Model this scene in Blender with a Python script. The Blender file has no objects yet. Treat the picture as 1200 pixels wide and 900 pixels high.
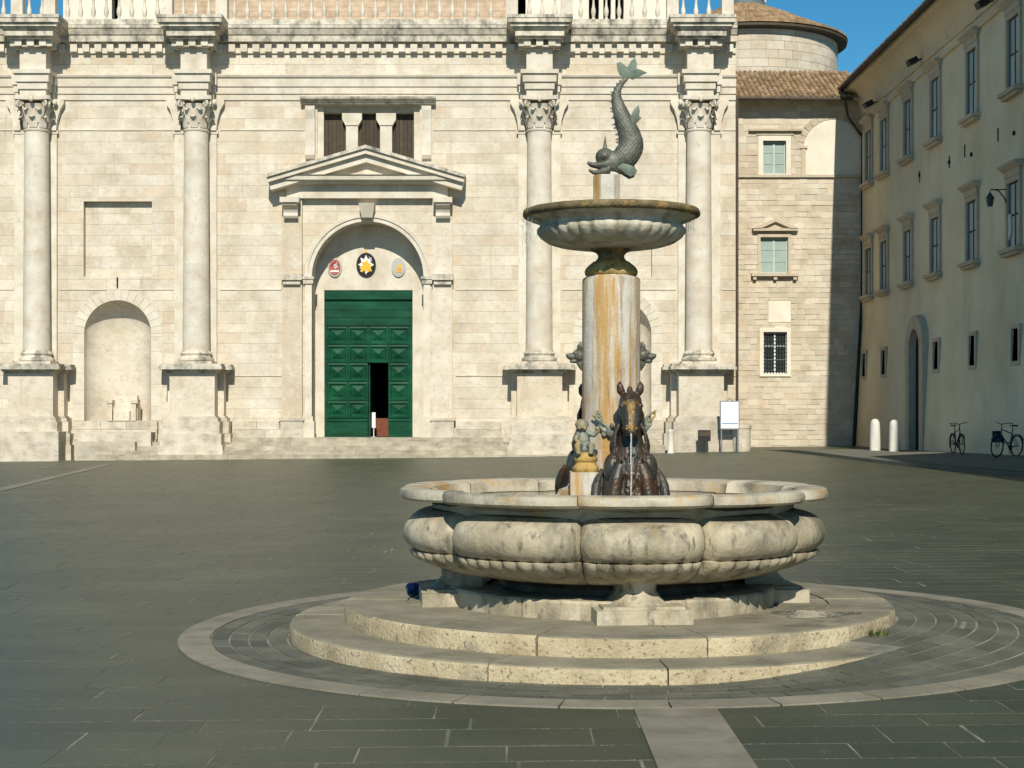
import bpy, bmesh, math, random
from mathutils import Vector, Matrix
random.seed(7)
R = math.radians
sc = bpy.context.scene
COL = sc.collection

# ------------------------------------------------------------------ camera, sky, sun
F = 1850.0                 # focal length in pixels of the 1200 px wide photograph
H = 1.65                   # eye height
HY = 483.0                 # horizon row
cam = bpy.data.cameras.new('camera'); camo = bpy.data.objects.new('camera', cam); COL.objects.link(camo)
cam.lens = 36.0 * F / 1200.0; cam.sensor_width = 36.0
camo.location = (0, 0, H); camo.rotation_euler = (R(90), 0, 0)
cam.shift_y = (HY - 450.0) / 1200.0
cam.clip_start = 0.1; cam.clip_end = 3000
sc.camera = camo
SUN_EL, SUN_AZ = 38.0, 1.5      # azimuth: degrees to the right of straight behind the camera
world = bpy.data.worlds.new('World'); sc.world = world; world.use_nodes = True
wn = world.node_tree.nodes; wl = world.node_tree.links
sky = wn.new('ShaderNodeTexSky'); sky.sky_type = 'NISHITA'; sky.sun_disc = False
sky.sun_elevation = R(SUN_EL); sky.sun_rotation = R(180 - SUN_AZ)
sky.air_density = 1.0; sky.dust_density = 0.0; sky.ozone_density = 5.0; sky.altitude = 1200
bg = wn['Background']; bg.inputs[1].default_value = 0.072
hsv = wn.new('ShaderNodeHueSaturation'); hsv.inputs['Saturation'].default_value = 1.25; hsv.inputs['Hue'].default_value = 0.482; hsv.inputs['Value'].default_value = 1.26
wl.new(sky.outputs[0], hsv.inputs['Color']); wl.new(hsv.outputs[0], bg.inputs[0])
sun = bpy.data.lights.new('sun', 'SUN'); suno = bpy.data.objects.new('sun', sun); COL.objects.link(suno)
sun.energy = 4.9; sun.angle = R(0.53); sun.color = (1.0, 0.945, 0.82)
e_, a_ = R(SUN_EL), R(SUN_AZ)
sdir = Vector((-math.sin(a_) * math.cos(e_), math.cos(a_) * math.cos(e_), -math.sin(e_)))
suno.rotation_euler = sdir.to_track_quat('-Z', 'Y').to_euler(); suno.location = (10, -30, 40)
sc.view_settings.view_transform = 'Standard'; sc.view_settings.look = 'None'
sc.view_settings.exposure = 0.12; sc.view_settings.gamma = 1.0; sc.view_settings.use_curve_mapping = False
sc.render.engine = 'CYCLES'

def PX(px, Y): return (px - 600.0) * Y / F
def PZ(py, Y): return H - (py - HY) * Y / F
def sstep(a, b, v):
    t = max(0.0, min(1.0, (v - a) / (b - a))); return t * t * (3 - 2 * t)
def g(x, y):                # height of the square
    return 0.009 * max(-60, min(60, x)) + 0.12 * sstep(0, 8, x) * sstep(45, 58, y)

# ------------------------------------------------------------------ materials
def mat(name, cols, scale=1.5, detail=6, rnd=0.12, hue=0.0, bump=0.15, bscale=40, rough=0.8, spec=0.3,
        stains=(), metal=0.0, sx=(1, 1, 1), transm=0.0, alt=None):
    m = bpy.data.materials.new(name); m.use_nodes = True
    nt = m.node_tree; N = nt.nodes; L = nt.links; b = N['Principled BSDF']
    geo = N.new('ShaderNodeNewGeometry')
    vm = N.new('ShaderNodeVectorMath'); vm.operation = 'MULTIPLY'; vm.inputs[1].default_value = sx
    L.new(geo.outputs['Position'], vm.inputs[0])
    nz = N.new('ShaderNodeTexNoise'); nz.inputs['Scale'].default_value = scale; nz.inputs['Detail'].default_value = detail
    nz.inputs['Roughness'].default_value = 0.62
    L.new(vm.outputs[0], nz.inputs['Vector'])
    rp = N.new('ShaderNodeValToRGB'); el = rp.color_ramp.elements
    pos = [0.3, 0.5, 0.7] if len(cols) == 3 else ([0.32, 0.68] if len(cols) == 2 else [0.5])
    while len(el) > len(cols): el.remove(el[-1])
    while len(el) < len(cols): el.new(0.5)
    for e, p, c in zip(el, pos, cols): e.position = p; e.color = (*c, 1)
    L.new(nz.outputs['Fac'], rp.inputs[0]); c_out = rp.outputs[0]
    if rnd or alt:
        at = N.new('ShaderNodeAttribute'); at.attribute_name = 'rnd'
        oi = N.new('ShaderNodeObjectInfo')
        ad = N.new('ShaderNodeMath'); ad.operation = 'ADD'; L.new(at.outputs['Fac'], ad.inputs[0]); L.new(oi.outputs['Random'], ad.inputs[1])
        fr = N.new('ShaderNodeMath'); fr.operation = 'FRACT'; L.new(ad.outputs[0], fr.inputs[0])
        if alt:             # a few pieces of another colour
            wh = N.new('ShaderNodeMath'); wh.operation = 'MULTIPLY'; wh.inputs[1].default_value = 7.31; L.new(fr.outputs[0], wh.inputs[0])
            f2 = N.new('ShaderNodeMath'); f2.operation = 'FRACT'; L.new(wh.outputs[0], f2.inputs[0])
            mr = N.new('ShaderNodeMapRange'); mr.inputs[1].default_value = alt[1]; mr.inputs[2].default_value = 1.0
            mr.inputs[3].default_value = 0.0; mr.inputs[4].default_value = alt[2]; L.new(f2.outputs[0], mr.inputs[0])
            mx = N.new('ShaderNodeMix'); mx.data_type = 'RGBA'; L.new(mr.outputs[0], mx.inputs[0]); L.new(c_out, mx.inputs[6]); mx.inputs[7].default_value = (*alt[0], 1)
            c_out = mx.outputs[2]
        mr = N.new('ShaderNodeMapRange'); mr.inputs[3].default_value = 1 - rnd; mr.inputs[4].default_value = 1 + rnd * 0.7; L.new(fr.outputs[0], mr.inputs[0])
        hs = N.new('ShaderNodeVectorMath'); hs.operation = 'SCALE'; L.new(c_out, hs.inputs[0]); L.new(mr.outputs[0], hs.inputs['Scale'])
        c_out = hs.outputs[0]
    for (sc_col, sc_scale, sc_vec, lo, hi, amt) in stains:
        v2 = N.new('ShaderNodeVectorMath'); v2.operation = 'MULTIPLY'; v2.inputs[1].default_value = sc_vec; L.new(geo.outputs['Position'], v2.inputs[0])
        n2 = N.new('ShaderNodeTexNoise'); n2.inputs['Scale'].default_value = sc_scale; n2.inputs['Detail'].default_value = 7; n2.inputs['Roughness'].default_value = 0.65
        L.new(v2.outputs[0], n2.inputs['Vector'])
        m2 = N.new('ShaderNodeMapRange'); m2.inputs[1].default_value = lo; m2.inputs[2].default_value = hi; m2.inputs[3].default_value = 0; m2.inputs[4].default_value = amt
        L.new(n2.outputs['Fac'], m2.inputs[0])
        mx = N.new('ShaderNodeMix'); mx.data_type = 'RGBA'; L.new(m2.outputs[0], mx.inputs[0]); L.new(c_out, mx.inputs[6]); mx.inputs[7].default_value = (*sc_col, 1)
        c_out = mx.outputs[2]
    L.new(c_out, b.inputs['Base Color'])
    b.inputs['Roughness'].default_value = rough; b.inputs['Specular IOR Level'].default_value = spec; b.inputs['Metallic'].default_value = metal
    if transm: b.inputs['Transmission Weight'].default_value = transm; b.inputs['IOR'].default_value = 1.33
    if bump:
        n3 = N.new('ShaderNodeTexNoise'); n3.inputs['Scale'].default_value = bscale; n3.inputs['Detail'].default_value = 5
        L.new(vm.outputs[0], n3.inputs['Vector'])
        bp = N.new('ShaderNodeBump'); bp.inputs['Strength'].default_value = bump; bp.inputs['Distance'].default_value = 0.02
        L.new(n3.outputs['Fac'], bp.inputs['Height']); L.new(bp.outputs[0], b.inputs['Normal'])
    return m

GREY = (0.16, 0.15, 0.125)
T = {}
T['ashlar'] = mat('travertine_ashlar', [(0.49, 0.415, 0.305), (0.60, 0.53, 0.42), (0.68, 0.62, 0.52)], 0.9, 8, 0.08, bump=0.25, bscale=14, rough=0.85,
                  alt=((0.52, 0.405, 0.285), 0.7, 0.6), stains=[((0.38, 0.30, 0.2), 0.8, (1, 1, 0.7), 0.54, 0.76, 0.6), ((0.34, 0.29, 0.22), 4.5, (1, 1, 1.8), 0.52, 0.72, 0.55), ((0.68, 0.65, 0.58), 2.5, (1, 1, 1.3), 0.54, 0.7, 0.55), ((0.24, 0.2, 0.15), 2.4, (1.4, 1, 0.09), 0.6, 0.74, 0.45), ((0.30, 0.25, 0.18), 11, (1, 1, 1.6), 0.58, 0.7, 0.5), (GREY, 1.2, (1.6, 1, 0.35), 0.6, 0.8, 0.4)])
T['trim'] = mat('travertine_trim', [(0.50, 0.435, 0.335), (0.60, 0.54, 0.44), (0.67, 0.62, 0.53)], 1.6, 8, 0.05, bump=0.25, bscale=18, rough=0.85,
                stains=[((0.38, 0.31, 0.22), 1.3, (1, 1, 0.5), 0.56, 0.78, 0.55), (GREY, 5, (1, 1, 1), 0.58, 0.78, 0.45)])
T['weath'] = mat('travertine_weathered', [(0.4, 0.36, 0.28), (0.58, 0.52, 0.42), (0.68, 0.62, 0.52)], 2.2, 8, 0.1, bump=0.3, bscale=18, rough=0.9,
                 stains=[((0.10, 0.10, 0.085), 2.6, (1, 1, 0.6), 0.46, 0.66, 0.85), ((0.2, 0.18, 0.13), 8, (1, 1, 1), 0.55, 0.7, 0.5)])
T['plinth'] = mat('travertine_plinth', [(0.36, 0.32, 0.24), (0.52, 0.46, 0.37), (0.62, 0.56, 0.46)], 1.6, 8, 0.14, bump=0.3, bscale=16, rough=0.9,
                  stains=[((0.22, 0.2, 0.15), 3.0, (1, 1, 2), 0.52, 0.72, 0.6)])
T['step'] = mat('step_stone', [(0.28, 0.245, 0.18), (0.40, 0.355, 0.27), (0.5, 0.45, 0.36)], 2.2, 8, 0.14, bump=0.3, bscale=20, rough=0.9,
                stains=[((0.17, 0.155, 0.115), 3.0, (0.6, 1, 3), 0.5, 0.7, 0.6)])
T['brick'] = mat('upper_brick', [(0.42, 0.3, 0.19), (0.52, 0.39, 0.27), (0.6, 0.48, 0.35)], 3, 8, 0.12, bump=0.3, bscale=20, rough=0.9)
T['rubble'] = mat('rubble_stone', [(0.46, 0.385, 0.28), (0.56, 0.49, 0.385), (0.62, 0.56, 0.46)], 1.3, 8, 0.13, bump=0.45, bscale=14, rough=0.9,
                  alt=((0.5, 0.38, 0.27), 0.8, 0.5), stains=[((0.28, 0.23, 0.16), 2.0, (1, 1, 1), 0.56, 0.78, 0.55)])
T['joint'] = mat('lime_mortar', [(0.46, 0.4, 0.31), (0.58, 0.51, 0.41)], 4, 6, 0, bump=0.2, rough=0.95)
T['plaster'] = mat('ochre_plaster', [(0.58, 0.49, 0.33), (0.68, 0.59, 0.41), (0.75, 0.67, 0.49)], 0.35, 8, 0, bump=0.2, bscale=12, rough=0.9,
                   stains=[((0.42, 0.35, 0.24), 0.7, (1, 1, 0.35), 0.54, 0.75, 0.5), ((0.62, 0.56, 0.44), 1.2, (1, 1, 0.5), 0.6, 0.75, 0.4)])
T['cornice_plaster'] = mat('cornice_plaster', [(0.6, 0.49, 0.32), (0.7, 0.58, 0.4)], 0.8, 7, 0, bump=0.15, rough=0.9, stains=[((0.25, 0.2, 0.14), 1.5, (1, 0.4, 1), 0.58, 0.75, 0.4)])
T['stucco'] = mat('white_stucco', [(0.62, 0.56, 0.45), (0.74, 0.69, 0.58)], 1.0, 7, 0, bump=0.15, rough=0.9)
T['frame'] = mat('window_stone', [(0.42, 0.35, 0.25), (0.54, 0.47, 0.36)], 3, 7, 0.08, bump=0.25, rough=0.9, stains=[(GREY, 3, (1, 1, 1), 0.58, 0.75, 0.45)])
T['slate'] = mat('paving_stone', [(0.040, 0.0445, 0.022), (0.055, 0.0595, 0.030), (0.076, 0.079, 0.042)], 0.5, 10, 0.14, bump=0.35, bscale=60, rough=0.43, spec=0.52,
                 stains=[((0.15, 0.145, 0.12), 7, (1, 1, 1), 0.62, 0.8, 0.55), ((0.035, 0.037, 0.032), 2.1, (1, 1, 1), 0.6, 0.75, 0.55)])
T['mortar'] = mat('paving_joint', [(0.07, 0.073, 0.05), (0.13, 0.128, 0.095), (0.3, 0.28, 0.22)], 1.6, 8, 0, bump=0.2, rough=0.9)
T['palejoint'] = mat('pale_joint', [(0.11, 0.105, 0.08), (0.2, 0.19, 0.145), (0.3, 0.28, 0.22)], 3.5, 8, 0, bump=0.2, rough=0.9)
T['band'] = mat('pale_paving_band', [(0.16, 0.143, 0.102), (0.22, 0.198, 0.145), (0.275, 0.248, 0.188)], 2.5, 9, 0.1, bump=0.3, bscale=50, rough=0.75,
                stains=[((0.1, 0.095, 0.075), 3.1, (1, 1, 1), 0.55, 0.75, 0.6)])
T['sett'] = mat('sett_stone', [(0.078, 0.079, 0.056), (0.108, 0.107, 0.077), (0.15, 0.146, 0.108)], 3, 8, 0.22, bump=0.4, bscale=60, rough=0.65, spec=0.4)
T['walk'] = mat('side_paving', [(0.11, 0.108, 0.08), (0.14, 0.136, 0.102), (0.18, 0.172, 0.13)], 0.7, 8, 0, bump=0.2, rough=0.8)
RUST = (0.40, 0.19, 0.035)
T['fstep'] = mat('fountain_step_stone', [(0.28, 0.222, 0.13), (0.43, 0.352, 0.222), (0.52, 0.445, 0.3)], 3, 9, 0.1, bump=0.6, bscale=45, rough=0.9,
                 stains=[((0.13, 0.12, 0.09), 2.2, (1, 1, 1), 0.53, 0.72, 0.75), ((0.09, 0.075, 0.05), 30, (1, 1, 1), 0.55, 0.66, 0.8), ((0.42, 0.29, 0.12), 1.7, (1, 1, 1), 0.56, 0.75, 0.45)])
T['tread'] = mat('worn_tread', [(0.16, 0.148, 0.105), (0.225, 0.2, 0.14), (0.29, 0.26, 0.19)], 2.6, 9, 0.1, bump=0.4, bscale=45, rough=0.8,
                 stains=[((0.34, 0.29, 0.2), 1.6, (1, 1, 1), 0.57, 0.75, 0.6), ((0.07, 0.068, 0.055), 2.7, (1, 1, 1), 0.55, 0.72, 0.7)])
T['basin'] = mat('basin_marble', [(0.29, 0.242, 0.16), (0.42, 0.36, 0.25), (0.52, 0.46, 0.335)], 3, 9, 0.1, bump=0.3, bscale=40, rough=0.7, spec=0.35,
                 stains=[((0.15, 0.138, 0.10), 3.4, (1, 1, 0.5), 0.46, 0.64, 0.85), ((0.42, 0.28, 0.1), 3.4, (1, 1, 0.6), 0.6, 0.78, 0.5), ((0.085, 0.075, 0.055), 13, (1, 1, 0.3), 0.55, 0.66, 0.8), ((0.3, 0.2, 0.08), 7, (1, 1, 0.25), 0.6, 0.72, 0.6), ((0.52, 0.48, 0.39), 5, (1, 1, 0.8), 0.55, 0.68, 0.6)])
T['algaeshade'] = mat('algae_and_shade_stone', [(0.05, 0.042, 0.028), (0.09, 0.075, 0.05), (0.16, 0.132, 0.09)], 6, 8, 0, bump=0.3, rough=0.6, stains=[((0.05, 0.045, 0.03), 4, (1, 1, 0.4), 0.5, 0.66, 0.8)])  # algae stain, darkened further to paint in the shade under bowl and lip
T['shaft'] = mat('stained_shaft', [(0.36, 0.33, 0.27), (0.5, 0.47, 0.41), (0.57, 0.54, 0.48)], 4, 8, 0, bump=0.25, bscale=40, rough=0.6, spec=0.4,
                 stains=[((0.40, 0.225, 0.05), 7.5, (1, 1, 0.07), 0.485, 0.58, 0.9), ((0.2, 0.085, 0.014), 10, (1, 1, 0.1), 0.55, 0.7, 0.85), ((0.1, 0.09, 0.06), 30, (1, 1, 0.4), 0.64, 0.74, 0.5)])
T['collar'] = mat('rust_collar', [(0.33, 0.2, 0.05), (0.42, 0.27, 0.08), (0.5, 0.38, 0.18)], 9, 8, 0, bump=0.4, bscale=60, rough=0.7, stains=[((0.09, 0.06, 0.025), 14, (1, 1, 0.6), 0.5, 0.66, 0.85)])
T['dish'] = mat('algae_bowl', [(0.33, 0.29, 0.205), (0.48, 0.44, 0.335), (0.58, 0.54, 0.44)], 5, 8, 0, bump=0.3, bscale=50, rough=0.65,
                stains=[((0.12, 0.105, 0.065), 7, (1, 1, 0.35), 0.5, 0.7, 0.8), ((0.36, 0.19, 0.05), 8, (1, 1, 0.2), 0.6, 0.72, 0.7)])
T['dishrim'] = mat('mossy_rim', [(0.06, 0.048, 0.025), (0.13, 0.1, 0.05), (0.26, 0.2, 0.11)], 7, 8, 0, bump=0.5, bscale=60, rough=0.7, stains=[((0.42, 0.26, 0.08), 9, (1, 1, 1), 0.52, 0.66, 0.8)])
T['wetrim'] = mat('ochre_rim', [(0.33, 0.28, 0.2), (0.45, 0.40, 0.30), (0.54, 0.49, 0.39)], 3, 9, 0.08, bump=0.3, bscale=40, rough=0.6,
                  stains=[((0.15, 0.14, 0.105), 4.0, (1, 1, 1), 0.48, 0.68, 0.8), ((0.5, 0.29, 0.08), 3.2, (1, 1, 1), 0.55, 0.68, 0.85)])
T['bronze'] = mat('green_bronze', [(0.06, 0.062, 0.048), (0.11, 0.112, 0.088), (0.17, 0.175, 0.14)], 9, 8, 0, bump=0.3, bscale=60, rough=0.55, spec=0.5, metal=0.25,
                  stains=[((0.19, 0.225, 0.18), 12, (1, 1, 0.5), 0.54, 0.74, 0.6)])
T['verdigris'] = mat('verdigris_fin', [(0.085, 0.105, 0.08), (0.135, 0.17, 0.13), (0.19, 0.235, 0.185)], 12, 8, 0, bump=0.3, bscale=60, rough=0.7)
T['horse'] = mat('rusty_bronze', [(0.022, 0.022, 0.019), (0.042, 0.04, 0.033), (0.075, 0.078, 0.065)], 9, 8, 0, bump=0.4, bscale=50, rough=0.42, spec=0.55, metal=0.3,
                 stains=[((0.10, 0.042, 0.012), 6, (1, 1, 0.5), 0.46, 0.64, 0.75), ((0.22, 0.11, 0.025), 11, (1, 1, 0.3), 0.6, 0.74, 0.6)])
T['gilt'] = mat('worn_bronze_face', [(0.09, 0.055, 0.018), (0.18, 0.11, 0.035), (0.28, 0.185, 0.065)], 14, 6, 0, bump=0.3, bscale=60, rough=0.45, metal=0.35, stains=[((0.06, 0.05, 0.03), 18, (1, 1, 0.6), 0.54, 0.7, 0.7)])
T['putto'] = mat('patchy_bronze', [(0.09, 0.105, 0.085), (0.2, 0.22, 0.175), (0.3, 0.31, 0.25)], 14, 8, 0, bump=0.3, bscale=60, rough=0.6, metal=0.15, stains=[((0.5, 0.3, 0.07), 9, (1, 1, 0.4), 0.5, 0.66, 0.85)])
T['green'] = mat('green_door_paint', [(0.001, 0.035, 0.015), (0.002, 0.056, 0.025), (0.008, 0.085, 0.041)], 1.1, 9, 0.16, bump=0.15, bscale=30, rough=0.5, spec=0.18, sx=(1, 1, 3))
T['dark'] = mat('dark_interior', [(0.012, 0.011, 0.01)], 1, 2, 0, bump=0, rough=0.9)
T['redwood'] = mat('red_wood', [(0.14, 0.04, 0.02), (0.2, 0.06, 0.03)], 5, 4, 0, bump=0, rough=0.6)
T['boards'] = mat('brown_boards', [(0.045, 0.034, 0.02), (0.075, 0.055, 0.034)], 5, 6, 0.25, bump=0.2, rough=0.7)
T['teal'] = mat('pale_green_shutter', [(0.27, 0.35, 0.315), (0.33, 0.41, 0.375)], 3, 6, 0.05, bump=0.1, rough=0.6)
T['tealsash'] = mat('pale_sash', [(0.4, 0.46, 0.42), (0.47, 0.52, 0.48)], 3, 4, 0, bump=0.1, rough=0.6)
T['glass'] = mat('window_glass', [(0.03, 0.045, 0.05), (0.05, 0.07, 0.075)], 2, 3, 0.2, bump=0.05, bscale=3, rough=0.12, spec=0.6)
T['bluegrey'] = mat('blue_grey_shutter', [(0.10, 0.135, 0.14), (0.15, 0.19, 0.195)], 3, 5, 0.12, bump=0.1, rough=0.6)
T['palaceglass'] = mat('palace_glass', [(0.36, 0.43, 0.41), (0.48, 0.54, 0.52)], 0.8, 4, 0.25, bump=0.08, bscale=4, rough=0.3, spec=0.5)
T['iron'] = mat('dark_iron', [(0.02, 0.019, 0.018), (0.04, 0.037, 0.034)], 10, 5, 0, bump=0.2, rough=0.6, metal=0.4)
T['pipe'] = mat('brown_pipe', [(0.055, 0.04, 0.026), (0.09, 0.065, 0.042)], 3, 5, 0, bump=0.1, rough=0.6)
T['tile'] = mat('terracotta_tile', [(0.22, 0.135, 0.07), (0.34, 0.22, 0.12), (0.42, 0.31, 0.19)], 1.5, 7, 0.35, bump=0.3, rough=0.9, stains=[((0.12, 0.1, 0.07), 4, (1, 1, 1), 0.5, 0.7, 0.65)])
T['marble'] = mat('bollard_stone', [(0.55, 0.52, 0.46), (0.68, 0.65, 0.58)], 4, 8, 0, bump=0.4, bscale=25, rough=0.85, stains=[(GREY, 5, (1, 1, 1), 0.6, 0.8, 0.35)])
T['white'] = mat('white_paint', [(0.7, 0.72, 0.74), (0.78, 0.79, 0.8)], 3, 3, 0, bump=0, rough=0.5)
T['greymetal'] = mat('grey_metal', [(0.2, 0.21, 0.21), (0.28, 0.29, 0.29)], 4, 4, 0, bump=0.05, rough=0.5, metal=0.3)
T['bluelines'] = mat('blue_print', [(0.2, 0.28, 0.42)], 3, 2, 0, bump=0)
T['tyre'] = mat('tyre_rubber', [(0.012, 0.012, 0.013), (0.022, 0.022, 0.023)], 20, 3, 0, bump=0.1, rough=0.8)
T['chrome'] = mat('spoke_steel', [(0.35, 0.36, 0.38)], 5, 2, 0, bump=0, rough=0.35, metal=0.8)
T['bikeblue'] = mat('blue_bike_paint', [(0.03, 0.07, 0.16), (0.045, 0.1, 0.2)], 8, 3, 0, bump=0, rough=0.35)
T['bikedark'] = mat('dark_bike_paint', [(0.015, 0.018, 0.028), (0.03, 0.033, 0.045)], 8, 3, 0, bump=0, rough=0.35)
T['bag'] = mat('blue_plastic', [(0.015, 0.03, 0.10), (0.03, 0.06, 0.17)], 30, 4, 0, bump=0.4, bscale=60, rough=0.35)
T['weed'] = mat('weed_leaf', [(0.06, 0.085, 0.02), (0.11, 0.13, 0.035)], 30, 3, 0.3, bump=0, rough=0.7)
T['ered'] = mat('emblem_red', [(0.42, 0.10, 0.09)], 3, 2, 0, bump=0)
T['eblack'] = mat('emblem_black', [(0.02, 0.02, 0.022)], 3, 2, 0, bump=0)
T['egold'] = mat('emblem_gold', [(0.62, 0.36, 0.03), (0.7, 0.45, 0.06)], 12, 2, 0, bump=0)
T['ewhite'] = mat('emblem_white', [(0.72, 0.7, 0.66)], 3, 2, 0, bump=0)
T['egrey'] = mat('emblem_grey', [(0.42, 0.42, 0.38)], 3, 2, 0, bump=0)
T['eorange'] = mat('emblem_orange', [(0.6, 0.25, 0.1), (0.6, 0.4, 0.1)], 8, 2, 0, bump=0)
def water_mat(name, col, rough, alpha):
    m = bpy.data.materials.new(name); m.use_nodes = True
    b = m.node_tree.nodes['Principled BSDF']; b.inputs['Base Color'].default_value = (*col, 1)
    b.inputs['Roughness'].default_value = rough; b.inputs['Transmission Weight'].default_value = alpha; b.inputs['IOR'].default_value = 1.33
    N = m.node_tree.nodes; L = m.node_tree.links
    nz = N.new('ShaderNodeTexNoise'); nz.inputs['Scale'].default_value = 14; geo = N.new('ShaderNodeNewGeometry'); L.new(geo.outputs['Position'], nz.inputs['Vector'])
    bp = N.new('ShaderNodeBump'); bp.inputs['Strength'].default_value = 0.25; bp.inputs['Distance'].default_value = 0.02
    L.new(nz.outputs['Fac'], bp.inputs['Height']); L.new(bp.outputs[0], b.inputs['Normal'])
    return m
T['water'] = water_mat('basin_water', (0.75, 0.8, 0.72), 0.04, 0.9)
T['spray'] = water_mat('falling_water', (0.95, 0.97, 0.98), 0.15, 0.75)

# ------------------------------------------------------------------ mesh helpers
class MB:
    def __init__(s): s.v = []; s.f = []; s.r = []; s.rv = 0.0
    def add(s, vs, fs, rv=None):
        o = len(s.v); s.v += [tuple(v) for v in vs]; s.f += [tuple(i + o for i in f) for f in fs]
        s.r += [s.rv if rv is None else rv] * len(fs); return s
    def box(s, x0, x1, y0, y1, z0, z1, rv=None):
        return s.add([(x0,y0,z0),(x1,y0,z0),(x1,y1,z0),(x0,y1,z0),(x0,y0,z1),(x1,y0,z1),(x1,y1,z1),(x0,y1,z1)],
              [(0,3,2,1),(4,5,6,7),(0,1,5,4),(1,2,6,5),(2,3,7,6),(3,0,4,7)], rv)
    def prism(s, pts, d, rv=None):           # polygon of 3D points, extruded by vector d
        n = len(pts); d = Vector(d); b = [tuple(Vector(p) + d) for p in pts]
        fs = [tuple(range(n)), tuple(reversed(range(n, 2*n)))] + [(i, i+n, (i+1) % n + n, (i+1) % n) for i in range(n)]
        return s.add(list(pts) + b, fs, rv)
    def lathe(s, prof, n=32, c=(0,0,0), a0=0.0, a1=2*math.pi, mod=None, rv=None, cap=True):
        full = abs(a1 - a0 - 2*math.pi) < 1e-6; m = n if full else n + 1; vs = []
        for (r, z) in prof:
            for i in range(m):
                a = a0 + (a1 - a0) * i / n; rr = mod(r, z, a) if mod else r
                vs.append((c[0] + rr*math.sin(a), c[1] - rr*math.cos(a), c[2] + z))     # angle 0 faces the camera, + to the right
        fs = []
        for j in range(len(prof) - 1):
            for i in range(n):
                i2 = (i + 1) % m; fs.append((j*m+i, j*m+i2, (j+1)*m+i2, (j+1)*m+i))
        if full and cap:
            fs.append(tuple(reversed(range(m)))); fs.append(tuple(range((len(prof)-1)*m, len(prof)*m)))
        if not full and cap:
            fs.append(tuple(j*m for j in range(len(prof)))); fs.append(tuple(j*m + n for j in reversed(range(len(prof)))))
        return s.add(vs, fs, rv)
    def tube(s, path, rad, n=8, flat=1.0, up=(0,0,1), rv=None):    # flat: ratio of the second half-axis, may be a list
        P = [Vector(p) for p in path]; k = len(P)
        rad = rad if isinstance(rad, (list, tuple)) else [rad]*k; flat = flat if isinstance(flat, (list, tuple)) else [flat]*k
        vs = []; u = Vector(up)
        for i in range(k):
            t = (P[min(i+1,k-1)] - P[max(i-1,0)]).normalized()
            a = u - t*u.dot(t)
            if a.length < 1e-3: a = Vector((1,0,0)) - t*t.x
            a.normalize(); b = t.cross(a); u = a
            for j in range(n):
                th = 2*math.pi*j/n; vs.append(tuple(P[i] + a*math.cos(th)*rad[i] + b*math.sin(th)*rad[i]*flat[i]))
        fs = [(i*n+j, i*n+(j+1)%n, (i+1)*n+(j+1)%n, (i+1)*n+j) for i in range(k-1) for j in range(n)]
        fs += [tuple(reversed(range(n))), tuple(range((k-1)*n, k*n))]
        return s.add(vs, fs, rv)
    def ball(s, c, r, n=12, m=8, rv=None):
        r = r if isinstance(r, (tuple, list)) else (r, r, r); vs = []
        for j in range(m+1):
            p = math.pi*(j + (0.02 if j == 0 else -0.02 if j == m else 0))/m
            for i in range(n):
                a = 2*math.pi*i/n; vs.append((c[0]+r[0]*math.sin(p)*math.cos(a), c[1]+r[1]*math.sin(p)*math.sin(a), c[2]-r[2]*math.cos(p)))
        fs = [(j*n+i, j*n+(i+1)%n, (j+1)*n+(i+1)%n, (j+1)*n+i) for j in range(m) for i in range(n)]
        fs += [tuple(reversed(range(n))), tuple(range(m*n, (m+1)*n))]
        return s.add(vs, fs, rv)
    def profile(s, prof, p0, p1, out, rv=None):     # prof: list of (out, up) closed polygon, swept from p0 to p1
        p0 = Vector(p0); p1 = Vector(p1); o = Vector(out); pts = [p0 + o*a + Vector((0,0,b)) for a, b in prof]
        return s.prism(pts, p1 - p0, rv)
    def xf(s, M):
        s.v = [tuple(M @ Vector(v)) for v in s.v]; return s
    def mesh(s, name, smooth=None):
        me = bpy.data.meshes.new(name); me.from_pydata(s.v, [], s.f)
        bm = bmesh.new(); bm.from_mesh(me); bmesh.ops.recalc_face_normals(bm, faces=bm.faces); bm.to_mesh(me); bm.free()
        at = me.attributes.new('rnd', 'FLOAT', 'FACE'); at.data.foreach_set('value', s.r)
        if smooth:
            me.shade_smooth(); me.set_sharp_from_angle(angle=R(smooth))
        return me
    def build(s, name, m, parent=None, smooth=None, stuff=False):
        return link(name, s.mesh(name, smooth), m, parent, stuff)

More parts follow.
